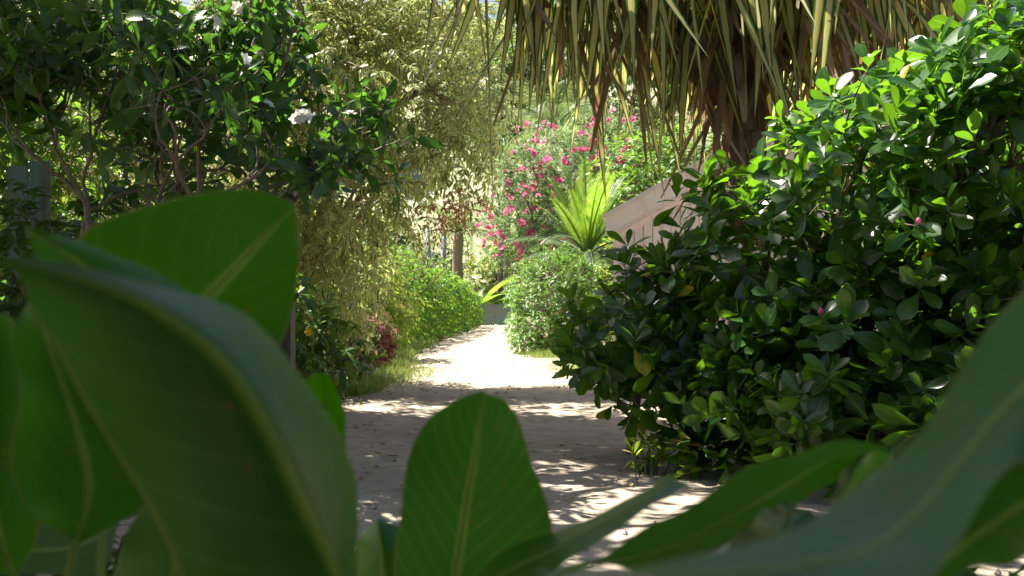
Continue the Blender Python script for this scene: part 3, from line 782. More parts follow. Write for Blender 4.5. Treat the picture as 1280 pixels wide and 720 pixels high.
# a long limb reaching over the path side
grow(np.array([-1.75, 7.5, 1.9]), unit(np.array([0.8, -0.1, 0.25])), 0.5, 0.018, 3)
grow(np.array([-1.8, 7.4, 2.4]), unit(np.array([0.9, 0.0, 0.35])), 0.5, 0.016, 3)
wood.build('branches', M['twig'], gd, GB, kind='stuff')
tips, tipd = np.array(tips), np.array(tipd)
keep = rng.random(len(tips)) < np.where((np.abs(tips[:, 0] + 2.35) < 0.7) & (tips[:, 2] < 2.7), 0.45, 1.0)
Pn, Dn = tips[keep], unit(tipd[keep] * 0.8 + np.array([0, 0, 0.1]) + rng.normal(0, 0.4, (keep.sum(), 3)))
print('gardenia tips', len(Pn))
if len(Pn) > 640:
    kk = rng.choice(len(Pn), 640, replace=False); Pn, Dn = Pn[kk], Dn[kk]
tg = [leaf_tmpl('elliptic', 0.40, 5, 0.25, 0.25), leaf_tmpl('elliptic', 0.36, 5, 0.35, 0.4, 0.2), leaf_tmpl('elliptic', 0.44, 5, 0.15, 0.15, -0.2)]
pos, Rm, s = rosettes(Pn, Dn, 5, (40, 100), (0.12, 0.22))
L = Rm[:, :, 1].copy(); L[:, 2] -= 0.25; Rm = orient(L, Rm[:, :, 2])
foliage(gd, tg, M['gardenia'], pos, Rm, s, 'crown', 'leaf', 300, GB, 20)
def flower_mesh(name, npet, r, mat, cup=0.35, layers=1):
    T, Qt, UV = leaf_tmpl('obovate', 0.75, 3, 0.2, 0.25)
    mb = MB()
    for l in range(layers):
        for k in range(npet):
            a = k / npet * 6.283 + l * 0.5; f = r * (1 - 0.3 * l)
            c = cup + l * 0.5
            Lv = np.array([[math.cos(a) * math.cos(c), math.sin(a) * math.cos(c), math.sin(c)]])
            Rr = orient(Lv, np.array([[0, 0, 1.0]]))[0]
            mb.add((T * f) @ Rr.T, Qt, None, UV)
    return mesh_np(name, np.vstack(mb.V), [np.vstack(mb.Q)], np.vstack(mb.UV), mat)
fm = flower_mesh('flower', 6, 0.048, M['petal_white'], 0.3, 2)
for (px, py, d) in ((297, 8, 6.9), (303, 18, 6.95), (290, 44, 6.9), (383, 72, 6.7), (376, 90, 6.75), (388, 97, 6.7), (362, 82, 6.8), (424, 100, 6.7), (128, 20, 7.2), (351, 140, 7.0), (310, 8, 6.85), (265, 6, 7.1), (440, 18, 7.0), (270, 42, 7.0)):
    k = np.argmin(np.linalg.norm(Pn - P(px, py, d), axis=1)); c = Pn[k] + Dn[k] * 0.05 + rng.normal(0, 0.03, 3) - GB + [0, -0.13, 0]
    mw = Matrix.Translation(Vector(c)) @ Matrix.Rotation(rng.uniform(0, 6), 4, 'Z') @ Matrix.Rotation(R_(60 + rng.normal(0, 25)), 4, 'X')
    fo = link('flower', fm, gd, mw=mw)

# ------------------------------------------------------------------ cream variegated trees
tv = [leaf_tmpl('elliptic', 0.42, 2, 0.3, 0.2), leaf_tmpl('elliptic', 0.36, 2, 0.3, 0.4, 0.3)]
def varieg_tree(base, blobs, ns, per, lab, n_ind, size=(0.085, 0.15), mains=None):
    base = np.array(base, float)
    t = thing('variegated_tree', lab, 'tree', base, None)
    wood = MB(); ends = [np.array(b[0]) + rng.normal(0, 0.15, 3) for b in blobs]
    fork = base + np.array([0.15, 0, 1.3])
    wood.tube(curve(base - [0, 0, 0.1], fork, 7, 0.03), np.linspace(0.14, 0.10, 7), 10)
    Pn, Dn = shell(blobs, ns, 0.35, 0.25)
    limbs(wood, fork, ends, 0.07, Pn, 0.010, 7, 420, 0.10)
    pos, Rm, s = sprays(Pn, Dn, per, 0.38, size, 0.55, 50, 0.0, wood, 0.004, 900)
    wood.build('trunk', M['pale_twig'], t, base)['kind'] = 'stuff'
    foliage(t, tv, M['varieg'], pos, Rm, s, 'crown', 'leaf', n_ind, base, 11, 7)
    return t
vt = varieg_tree((-3.15, 15.6, 0), [((-2.6, 14.6, 4.3), (1.4, 1.3, 1.3)), ((-1.25, 14.8, 3.85), (1.15, 1.2, 0.9)), ((-2.9, 14.8, 1.5), (0.85, 0.9, 1.25)), ((-2.1, 14.7, 2.6), (1.0, 1.0, 0.8)), ((-3.6, 15.5, 3.0), (1.1, 1.2, 1.2)), ((-1.8, 15.4, 5.2), (1.3, 1.3, 0.9)), ((-0.75, 15.0, 3.3), (0.6, 0.8, 0.6)), ((-3.5, 15.0, 5.4), (1.3, 1.2, 0.8)), ((-1.0, 15.6, 5.2), (1.0, 1.0, 0.6)), ((-2.35, 15.8, 1.5), (0.6, 0.7, 1.0))], 2600, 12,
            'cream-variegated weeping tree arching over the path beside the timber pillar', 300)
ru = np.array([-0.62, 14.6, 2.5])
Pr, Dr = shell([((-0.62, 14.6, 2.42), (0.3, 0.35, 0.18)), ((-0.95, 14.5, 2.35), (0.3, 0.3, 0.14))], 70, 0.4)
pr_, Rr_, sr_ = sprays(Pr, Dr, 8, 0.25, (0.05, 0.085), 0.6, 50, -0.2)
foliage(vt, tv, M['russet'], pr_, Rr_, sr_, 'russet_leaves', 'leaf', 0, np.array(vt.location))
varieg_tree((-6.6, 18.5, 0), [((-6.2, 17.6, 4.2), (1.8, 1.5, 1.6)), ((-7.8, 17.8, 3.2), (1.4, 1.3, 1.5)), ((-4.9, 17.4, 3.3), (1.4, 1.2, 1.4)), ((-6.0, 17.8, 2.0), (1.5, 1.2, 1.2))], 1500, 12,
            'cream-variegated tree seen through the bare branches behind the teal fence', 60)

# ------------------------------------------------------------------ leafy shrubs and trees: generic maker
tell = [leaf_tmpl('elliptic', 0.5, 2, 0.3, 0.2), leaf_tmpl('elliptic', 0.42, 2, 0.35, 0.35, 0.2)]
tbig = [leaf_tmpl('elliptic', 0.48, 3, 0.25, 0.25), leaf_tmpl('elliptic', 0.4, 3, 0.3, 0.4, 0.2)]
tlan = [leaf_tmpl('lance', 0.2, 3, 0.3, 0.2), leaf_tmpl('lance', 0.16, 3, 0.3, 0.45)]
def bushy(name, lab, cat, base, blobs, ns, per, tlen, size, mat, tm=tell, inner=0.7, droop=0.4, up=0.2, n_ind=0, r0=0.05, bark='bark', group=None, wmax=500, cell=13, zmin=0.04, ntips=200, trunk=None, splay=55, min_px=8):
    base = np.array(base, float)
    t = thing(name, lab, cat, base, group)
    wood = MB(); Pn, Dn = shell(blobs, ns, inner, zmin)
    ends = [np.array(b[0]) for b in blobs]
    st = base - [0, 0, 0.05]
    if trunk:
        fork = base + [0, 0, trunk]; wood.tube(curve(st, fork, 6, 0.02), np.linspace(r0 * 1.6, r0 * 1.1, 6), 9); st = fork
    limbs(wood, st, ends, r0, Pn, max(0.008, r0 * 0.12), 6, ntips)
    pos, Rm, s = sprays(Pn, Dn, per, tlen, size, droop, splay, up, wood, 0.004, wmax)
    k = pos[:, 2] > 0.02; pos, Rm, s = pos[k], Rm[k], s[k]
    wood.build('trunk' if trunk else 'stems', M[bark], t, base, kind='stuff')
    foliage(t, tm, mat, pos, Rm, s, 'crown' if trunk else 'foliage', 'leaf', n_ind, base, cell, min_px)
    return t

# clipped hedge along the left of the path
hb = []
for k, y in enumerate(np.arange(25, 51, 2.0)):
    x = np.interp(y, [24, 28, 37, 50], [-3.0, -2.75, -2.1, -1.35]); hgt = np.interp(y, [24, 30, 40, 46, 50], [2.45, 2.4, 2.2, 1.8, 1.35]) * (1 + 0.04 * math.sin(k * 2.1))
    hb.append(((x - 0.85, y, hgt / 2), (0.9, 1.7, hgt / 2), 3.5))
bushy('hedge', 'long clipped bright green hedge running beside the path to the gate', 'hedge', (-3.2, 36, 0), hb, 4200, 8, 0.26, (0.11, 0.19), M['hedge'], tell, 0.78, 0.4, 0.15, 0, 0.03, wmax=300)
# clipped block on the right
bushy('clipped_bush', 'upright clipped bush with small leaves where the path narrows', 'bush', (0.95, 25.2, 0), [((1.05, 25.3, 1.1), (1.02, 1.1, 1.07), 3.5), ((0.55, 24.4, 0.45), (0.55, 0.5, 0.45)), ((1.45, 24.6, 0.8), (0.55, 0.6, 0.75))], 1900, 9, 0.18, (0.055, 0.10), M['box_hedge'], tell, 0.75, 0.3, 0.15, 0, 0.03)
# pink flowering oleander
OB = np.array([1.9, 36.0, 0.0])
ob = [((0.75, 35.6, 3.6), (1.5, 1.3, 1.4)), ((2.3, 36, 4.3), (1.8, 1.5, 1.8)), ((1.3, 36, 5.5), (1.6, 1.4, 1.2)), ((-0.25, 35.4, 3.2), (0.9, 1.0, 0.75)), ((3.0, 36, 5.9), (1.4, 1.2, 1.1)), ((4.1, 36, 4.4), (1.6, 1.3, 1.7)), ((2.0, 35.6, 2.2), (1.7, 1.2, 1.8)), ((0.3, 35.6, 4.9), (1.0, 1.0, 0.9))]
ol = bushy('oleander', 'tall oleander covered in pink blossoms behind the clipped bush', 'shrub', OB, ob, 2100, 12, 0.6, (0.14, 0.24), M['oleander'], tlan, 0.55, 0.1, 0.7, 0, 0.05, bark='twig', wmax=900, splay=40)
fp = flower_mesh('blossom', 5, 0.115, M['petal_pink'], 0.5, 2)
Pf, Df = shell(ob, 760, 1.0)
Pf = Pf[Pf[:, 1] < 35.8]; n = 0
for p in Pf[:215]:
    p = p + [0, -0.45, 0.22]
    for j in range(1 if rng.random() < 0.6 else 2):
        q = p + rng.normal(0, 0.08, 3) * (j > 0)
        f = rng.uniform(0.75, 1.35)
        link('blossom', fp, ol, mw=Matrix.Translation(Vector(q - OB)) @ Matrix.Rotation(rng.uniform(0, 6), 4, 'Z') @ Matrix.Rotation(R_(55 + rng.normal(0, 30)), 4, 'X') @ Matrix.Diagonal((f, f, f, 1)))

# ------------------------------------------------------------------ palms and cycads
def frond_mesh(name, L, e0, e1, nl, ll, lw, mat, vee=35, hang=0.2):
    mb = MB(); pts = []; p = np.zeros(3); n = 14
    for i in range(n + 1):
        t = i / n; e = e0 + (e1 - e0) * t ** 1.3
        if i: p = p + np.array([math.cos(e), 0, math.sin(e)]) * L / n
        pts.append(p.copy())
    pts = np.array(pts); mb.tube(pts, np.linspace(0.02, 0.006, n + 1) * L / 1.5, 5)
    T, Qt, UV = leaf_tmpl('lance', lw, 2, 0.2, 0.25)
    tt = np.linspace(0.12, 0.99, nl); tan = unit(np.gradient(pts, axis=0))
    for t in tt:
        c = np.array([np.interp(t * n, np.arange(n + 1), pts[:, k]) for k in range(3)]); d = tan[min(n, int(t * n))]
        nrm = np.array([-d[2], 0, d[0]])
        f = ll * (0.45 + 0.55 * math.sin(math.pi * min(1, t * 0.9 + 0.12))) * rng.uniform(0.85, 1.1)
        for sgn in (-1, 1):
            Lv = np.array([0, sgn, 0]) * math.cos(R_(vee)) + nrm * math.sin(R_(vee)) * 0.6 + d * (0.5 + 0.5 * t)
            Lv[2] -= hang
            Rr = orient(unit(Lv)[None], nrm[None])[0]
            mb.add((T * f) @ Rr.T + c, Qt, None, UV)
    return mesh_np(name, np.vstack(mb.V), [np.vstack(x) for x in (mb.Q, mb.T) if x], np.vstack(mb.UV), mat)
def palm(name, lab, cat, base, h, fronds, trunk_r, bark='bark'):
    base = np.array(base, float); t = thing(name, lab, cat, base)
    c = curve(base - [0, 0, 0.1], base + [0, 0, h], 10, 0.02)
    mb = MB(); mb.tube(c, trunk_r * (1 + 0.06 * np.sin(np.arange(10) * 2.6)) * np.linspace(1.15, 0.9, 10), 12); mb.build('trunk', M[bark], t, base)
    for mes, az, sc in fronds:
        link('frond', mes, t, mw=Matrix.Translation(Vector((c[-1] - base))) @ Matrix.Rotation(az, 4, 'Z') @ Matrix.Diagonal((sc, sc, sc, 1)))
    return t
up = [frond_mesh('frond', 1.55, R_(e), R_(e - 25), 34, 0.26, 0.10, M['cycad'], 40, 0.1) for e in (84, 70, 56)]
dn = [frond_mesh('frond', 1.5, R_(e), R_(e - 65), 30, 0.26, 0.09, M['cycad_old'], 20, 0.35) for e in (38, 20, 5)]
fr = [(up[k % 3], k * 2.4, rng.uniform(1.15, 1.55)) for k in range(24)] + [(dn[k % 3], k * 2.4 + 0.5, rng.uniform(1.2, 1.5)) for k in range(14)]
palm('cycad', 'cycad with upright glowing yellow-green fronds beside the house gable', 'cycad', (1.80, 27.0, 0), 2.25, fr, 0.18)
fr = [(up[k % 3], k * 2.4 + 1, rng.uniform(0.7, 0.95)) for k in range(12)]
palm('cycad', 'smaller cycad with bright fronds behind the eaves of the house', 'cycad', (3.1, 24.5, 0), 2.1, fr, 0.15)
pf_ = [frond_mesh('frond', 3.6, R_(e), R_(e - 95), 46, 0.75, 0.055, M['far'], 15, 0.5) for e in (70, 45, 20)]
fr = lambda o: [(pf_[k % 3], k * 2.4 + o, rng.uniform(0.8, 1.1)) for k in range(17)]
palm('palm_tree', 'tall palm with arching fronds above the oleander blossoms', 'palm', (1.8, 47, 0), 8.4, fr(0.3), 0.20, 'pale_twig')
palm('palm_tree', 'stout palm standing between the poles and the oleander', 'palm', (-2.7, 57, 0), 4.6, fr(1.1), 0.27, 'pale_twig')
palm('palm_tree', 'slender palm rising on the slope behind the gate', 'palm', (-0.4, 66, float(gz(-0.4, 66))), 10.5, fr(2.1), 0.2, 'pale_twig')

# broad strap plants: banana-like clump, dark yucca, agave
def strap_plant(name, lab, cat, base, n, L, w, mat, e=(35, 88), bend=60, part='leaf', kf=1.0):
    base = np.array(base, float); t = thing(name, lab, cat, base)
    mes = []
    for k in range(5):
        e0 = R_(rng.uniform(*e)); V, Qs, UV = strap(L * rng.uniform(0.7, 1.1), e0, e0 - R_(bend * rng.uniform(0.5, 1.2)), kf, w * rng.uniform(0.8, 1.15), None, rng.normal(0, 0.3), 10, fold=0.25)
        mes.append(mesh_np(part, V, [Qs], UV, mat))
    for k in range(n):
        off = rng.normal(0, 0.12 * min(1, L), 3) * [1, 1, 0]
        link(part, mes[k % 5], t, mw=Matrix.Translation(Vector(off)) @ Matrix.Rotation(k * 2.4 + rng.normal(0, .2), 4, 'Z') @ Matrix.Diagonal((1, 1, rng.uniform(0.85, 1.1), 1)))
    return t
strap_plant('banana_plant', 'upright banana-like plant with broad pale leaves behind the hedge end', 'plant', (-1.9, 54.5, 0), 14, 3.4, 0.5, M['banana'], (50, 88), 60)
strap_plant('banana_plant', 'banana-like plant with drooping leaves just past the gate', 'plant', (-0.5, 55.5, 0), 13, 3.0, 0.45, M['banana'], (40, 88), 95)
strap_plant('banana_plant', 'short broad-leaved plant against the gate end of the hedge', 'plant', (-2.9, 53, 0), 12, 2.9, 0.4, M['banana'], (45, 85), 70)
yb = np.array([-0.45, 56.5, 0.0])
yt = palm('yucca', 'dark green strap-leaved yucca on a bare trunk beyond the gate', 'plant', yb, 4.6, [], 0.14)
ym = [mesh_np('leaf', *(lambda a: (a[0], [a[1]], a[2]))(strap(2.0, R_(e), R_(e - 25), 1.0, 0.2, None, 0.2, 8)), M['yucca']) for e in (88, 75, 60, 40)]
for k in range(26): link('leaf', ym[k % 4], yt, mw=Matrix.Translation(Vector((0, 0, 4.6))) @ Matrix.Rotation(k * 2.4, 4, 'Z'))
strap_plant('silver_bromeliad', 'low silvery bromeliad rosette at the edge of the shaded sand', 'plant', (-2.12, 16.0, 0), 34, 0.42, 0.04, M['silver'], (25, 88), 45)
strap_plant('silver_bromeliad', 'second silvery bromeliad tucked under the variegated tree', 'plant', (-2.55, 15.7, 0), 30, 0.40, 0.04, M['silver'], (25, 88), 45)

# undergrowth on the left
tri = [leaf_tmpl('lance', 0.3, 3, 0.2, 0.25), leaf_tmpl('lance', 0.26, 3, 0.25, 0.4)]
ug = bushy('vine_shrub', 'dark leafy vine with one yellow flower under the variegated tree', 'shrub', (-2.6, 13.4, 0), [((-2.75, 13.5, 0.95), (0.65, 0.6, 0.6)), ((-2.35, 13.6, 0.55), (0.5, 0.5, 0.5)), ((-3.3, 13.3, 0.9), (0.7, 0.6, 0.8))], 330, 7, 0.22, (0.13, 0.22), M['under'], tri, 0.6, 0.5, 0.2, 160, 0.02, cell=12)
fy = flower_mesh('flower', 6, 0.055, M['petal_yellow'], 0.3, 1)
c = P(386, 415, 12.75) - np.array(ug.location)
link('flower', fy, ug, mw=Matrix.Translation(Vector(c)) @ Matrix.Rotation(R_(75), 4, 'X'))
bushy('lime_vine', 'lime green vine spilling over the pickets at the hedge end', 'vine', (-2.75, 21.5, 0), [((-2.75, 21.6, 1.5), (0.55, 0.6, 0.8)), ((-2.45, 22.2, 1.0), (0.45, 0.6, 0.65)), ((-3.0, 21.2, 1.1), (0.45, 0.5, 0.6))], 560, 8, 0.25, (0.10, 0.17), M['lime'], tri, 0.6, 0.6, 0.1, 120, 0.02)
bushy('cordyline', 'maroon-leaved shrub beside the grass verge', 'shrub', (-2.22, 18.6, 0), [((-2.22, 18.6, 0.55), (0.24, 0.25, 0.42)), ((-2.35, 18.3, 0.3), (0.2, 0.25, 0.25))], 130, 7, 0.14, (0.09, 0.15), M['red_leaf'], tri, 0.5, 0.4, 0.3, 100, 0.015)
bushy('undergrowth_bush', 'loose green bush growing through the timber pickets', 'bush', (-2.65, 18.4, 0), [((-2.7, 18.4, 0.5), (0.45, 0.45, 0.45)), ((-3.2, 18.0, 0.8), (0.55, 0.5, 0.7))], 330, 8, 0.2, (0.06, 0.11), M['under'], tell, 0.6, 0.4, 0.2, 120, 0.02)
bushy('dark_bush', 'dense dark bush filling the gap under the white-flowered tree', 'bush', (-3.9, 10.9, 0), [((-4.4, 11.2, 1.0), (0.9, 0.8, 1.0)), ((-3.0, 11.4, 0.9), (0.9, 0.7, 0.9)), ((-3.4, 11.6, 1.7), (0.8, 0.6, 0.7)), ((-3.72, 8.9, 1.35), (0.5, 0.4, 0.8))], 620, 9, 0.3, (0.10, 0.17), M['gardenia'], tbig, 0.55, 0.4, 0.2, 120, 0.03)
bushy('sunlit_tree', 'bright green leafy tree glimpsed past the dark branches above the teal fence', 'tree', (-7.4, 14.0, 0), [((-6.0, 13.6, 3.9), (1.3, 1.0, 1.1)), ((-7.2, 13.8, 3.0), (1.2, 1.0, 1.2)), ((-5.6, 13.8, 2.6), (0.8, 0.7, 0.7))], 520, 10, 0.35, (0.10, 0.16), M['hedge'], tbig, 0.5, 0.4, 0.2, 100, 0.07, trunk=1.6)
bushy('broadleaf_tree', 'dark broadleaf tree crowding the teal fence', 'tree', (-6.0, 9.6, 0), [((-5.0, 9.8, 3.4), (0.9, 0.9, 1.0)), ((-5.6, 9.5, 2.2), (0.9, 0.8, 1.0)), ((-4.4, 9.2, 4.2), (1.2, 1.0, 0.8))], 420, 9, 0.35, (0.13, 0.2), M['gardenia'], tbig, 0.5, 0.4, 0.2, 120, 0.07, trunk=1.4)

bushy('undergrowth_bush', 'low dark bush at the feet of the spotted large-leaved plant', 'bush', (-0.75, 1.9, 0), [((-0.8, 1.9, 0.5), (0.5, 0.35, 0.36)), ((-0.25, 2.1, 0.35), (0.3, 0.3, 0.28))], 160, 7, 0.14, (0.07, 0.12), M['gardenia'], tbig, 0.5, 0.4, 0.2, 60, 0.012, ntips=60)  # bush added to darken the bare sand gap between the left stems
bushy('undergrowth_bush', 'low dark bush below the big grey-glossed leaf', 'bush', (0.95, 2.0, 0), [((0.98, 2.0, 0.42), (0.4, 0.35, 0.34))], 100, 7, 0.14, (0.07, 0.12), M['gardenia'], tbig, 0.5, 0.4, 0.2, 60, 0.012, ntips=60)
# green mass around the house and behind the oleander
bushy('garden_tree', 'bright green tree behind the house roof', 'tree', (4.6, 33, 0), [((4.2, 32.5, 4.2), (2.0, 1.6, 1.8)), ((6.5, 33, 5.0), (2.4, 1.8, 2.2)), ((3.6, 33, 2.2), (1.5, 1.2, 1.5))], 1300, 10, 0.5, (0.14, 0.24), M['hedge'], tell, 0.6, 0.3, 0.3, 0, 0.10, trunk=2.0)
bushy('tall_tree', 'tall pale leafy tree rising behind the gate above the oleander', 'tree', (0.5, 62, 0), [((-2.5, 61, 13.0), (3.0, 2.2, 3.2)), ((1.5, 62, 15.0), (3.2, 2.4, 3.4)), ((4.5, 62, 12.5), (2.8, 2.2, 3.2)), ((0.5, 61.5, 10.0), (2.6, 2.0, 2.4))], 1500, 9, 0.9, (0.22, 0.38), M['far'], tell, 0.55, 0.3, 0.3, 0, 0.22, trunk=6.0, wmax=200)
bushy('bank_shrub', 'sunlit round shrub on the bank behind the two steel poles', 'shrub', (-5.2, 63, 0.1), [((-5.4, 63, 2.2), (1.8, 1.4, 2.1)), ((-3.9, 64, 3.0), (1.5, 1.2, 2.4))], 700, 8, 0.45, (0.16, 0.28), M['far'], tell, 0.55, 0.3, 0.3, 0, 0.06, wmax=100)
bushy('bank_shrub', 'pale green shrub at the foot of the palm behind the hedge', 'shrub', (-1.9, 60, 0), [((-1.9, 60, 1.8), (1.1, 1.0, 1.8)), ((-0.6, 61, 2.6), (1.4, 1.0, 2.4))], 700, 8, 0.45, (0.14, 0.24), M['lime'], tell, 0.55, 0.3, 0.3, 0, 0.06, wmax=100)
bushy('garden_shrub', 'pale green shrub filling the bank under the cycad fronds', 'shrub', (3.0, 28.4, 0), [((3.0, 28.4, 1.6), (1.0, 0.8, 1.5)), ((4.0, 28.4, 2.0), (1.0, 0.8, 1.6))], 700, 9, 0.3, (0.08, 0.14), M['lime'], tell, 0.6, 0.3, 0.3, 0, 0.04)

bushy('garden_tree', 'dark green tree standing over the far side of the house roof', 'tree', (7.5, 23, 0), [((5.6, 22, 6.2), (2.2, 1.8, 1.8)), ((8.0, 22.5, 6.6), (2.6, 2.0, 2.2)), ((10.2, 22.5, 5.6), (2.2, 2.0, 2.2)), ((6.8, 22, 8.0), (2.6, 1.8, 1.5))], 1500, 10, 0.6, (0.16, 0.28), M['far_dark'], tell, 0.5, 0.3, 0.3, 0, 0.14, trunk=3.5)
bushy('garden_tree', 'deep green tree filling the corner behind the teal fence', 'tree', (-9.5, 21, 0), [((-9.0, 20, 4.5), (2.4, 1.8, 2.4)), ((-8.0, 21, 6.0), (2.0, 1.8, 1.8)), ((-10.5, 20, 3.0), (2.0, 1.8, 2.4)), ((-8.4, 21, 7.4), (1.8, 1.5, 1.2))], 1500, 10, 0.6, (0.16, 0.28), M['far_dark'], tell, 0.5, 0.3, 0.3, 0, 0.14, trunk=2.5)
bushy('added_shade_hedge', 'tall dark hedge closing the garden behind the viewpoint', 'hedge', (0, -2.2, 0), [((-2.6, -2.2, 1.8), (1.9, 0.7, 1.8), 3.5), ((0.6, -2.3, 1.9), (1.9, 0.7, 1.9), 3.5), ((3.8, -2.2, 1.8), (1.9, 0.7, 1.8), 3.5)], 1500, 9, 0.35, (0.14, 0.22), M['canopy'], tell, 0.5, 0.4, 0.2, 0, 0.05, wmax=100)  # added out of view behind the camera to cut skylight on the foreground
bushy('added_shade_tree', 'low dense tree overhanging the viewpoint beside the tall hedge', 'tree', (-1.9, -1.0, 0), [((-1.5, -0.5, 2.9), (1.3, 1.4, 0.6)), ((-1.7, 1.0, 3.0), (1.2, 1.0, 0.6)), ((-0.3, -0.7, 3.0), (1.0, 0.9, 0.5)), ((-2.3, 2.4, 3.0), (1.1, 1.2, 0.6))], 900, 10, 0.4, (0.12, 0.2), M['canopy'], tell, 0.3, 0.3, 0.2, 0, 0.06, trunk=1.6, wmax=200)  # unseen tree added overhead to keep sky light off the left foreground leaves
# unseen shade tree, crown shaped to shade the near path and leave sun gaps
bushy('shade_tree', 'spreading shade tree roofing over the near end of the path', 'tree', (-7.2, 6.5, 0),
      [((-4.6, 3.2, 7.0), (2.4, 2.6, 0.9)), ((-3.4, 5.4, 7.0), (2.2, 1.8, 0.9)), ((-4.8, 11.4, 7.0), (2.6, 2.0, 0.9)), ((-3.2, 11.8, 6.9), (1.7, 1.6, 0.8)), ((-2.3, 9.9, 6.9), (0.9, 1.2, 0.7)), ((-5.8, 8.7, 7.0), (0.6, 1.0, 0.5)), ((-2.0, 8.0, 6.9), (0.7, 1.0, 0.5)), ((-6.2, 12.0, 7.2), (1.8, 1.6, 0.8)), ((-7.0, 7.6, 7.4), (2.4, 3.6, 1.1)), ((-2.6, 3.4, 6.8), (1.6, 2.2, 0.7)), ((-3.0, 0.2, 6.8), (2.4, 2.0, 0.8)), ((-7.6, 10.5, 7.4), (2.2, 2.0, 1.0))],
      4600, 12, 0.7, (0.17, 0.28), M['canopy'], tell, 0.1, 0.35, 0.1, 0, 0.16, trunk=3.2, wmax=600, ntips=400)

# ------------------------------------------------------------------ trees on the hillside
kinds = []
for kk, (mat, sz) in enumerate(((M['far'], (0.30, 0.5)), (M['far_dark'], (0.30, 0.5)), (M['hedge'], (0.28, 0.45)))):
    bl = [((0, 0, 4.2), (2.2, 2.2, 1.9)), ((1.5, 0.4, 3.4), (1.6, 1.6, 1.4)), ((-1.5, -0.4, 3.5), (1.7, 1.6, 1.5)), ((0.3, 0.5, 5.6), (1.4, 1.4, 1.2)), ((-0.2, -1.0, 2.4), (1.5, 1.4, 1.2))]
    Pn, Dn = shell(bl, 620, 0.6)
    pos, Rm, s = sprays(Pn, Dn, 7, 0.9, sz, 0.3, 55, 0.2)
    T, Qt, UV = tell[0]
    W = np.einsum('nij,nkj->nki', Rm, T[None] * s[:, None, None]) + pos[:, None]
    cm = mesh_np('crown', W.reshape(-1, 3), [(Qt[None] + (np.arange(len(pos)) * len(T))[:, None, None]).reshape(-1, 4)], np.tile(UV, (len(pos), 1)), mat)
    wood = MB(); wood.tube(curve((0, 0, -0.4), (0, 0, 2.2), 6, 0.03), np.linspace(0.26, 0.17, 6), 8)
    limbs(wood, (0, 0, 2.1), [np.array(b[0]) for b in bl], 0.13, None, sides=6)
    wm = mesh_np('trunk', np.vstack(wood.V), [np.vstack(wood.Q), np.vstack(wood.T)], np.vstack(wood.UV), M['bark'])
    kinds.append((cm, wm))
labs = ('pale leafy tree growing on the hillside beyond the gate', 'dark leafy tree growing on the hillside beyond the gate', 'bright green leafy tree growing on the hillside beyond the gate')
cand = []
for d in (70, 84, 104, 130, 165):
    for px in np.arange(330, 900, 0.40 * FPX / d * 13):
        cand.append((px + rng.normal(0, 20), d + rng.normal(0, 3)))
for px, d in cand:
    if 505 < px < 585 and d < 100: continue
    x = (px - 640) / FPX * d
    kd = rng.choice(3, p=(0.68, 0.0, 0.32)); sc = rng.uniform(0.7, 1.25) * (1.0 if d < 110 else 1.3)
    r = thing('hillside_tree', labs[kd], 'tree', (x, d, float(gz(x, d)) - 0.1), ('pale', 'dark', 'bright')[kd] + ' trees on the hillside')
    rz = rng.uniform(0, 6.28)
    for nm, m_ in (('crown', kinds[kd][0]), ('trunk', kinds[kd][1])):
        o = link(nm, m_, r, mw=Matrix.Rotation(rz, 4, 'Z') @ Matrix.Diagonal((sc, sc, sc * rng.uniform(0.9, 1.15), 1)))
        o['kind'] = 'stuff' if nm == 'crown' else 'part'
        if nm == 'trunk': del o['kind']

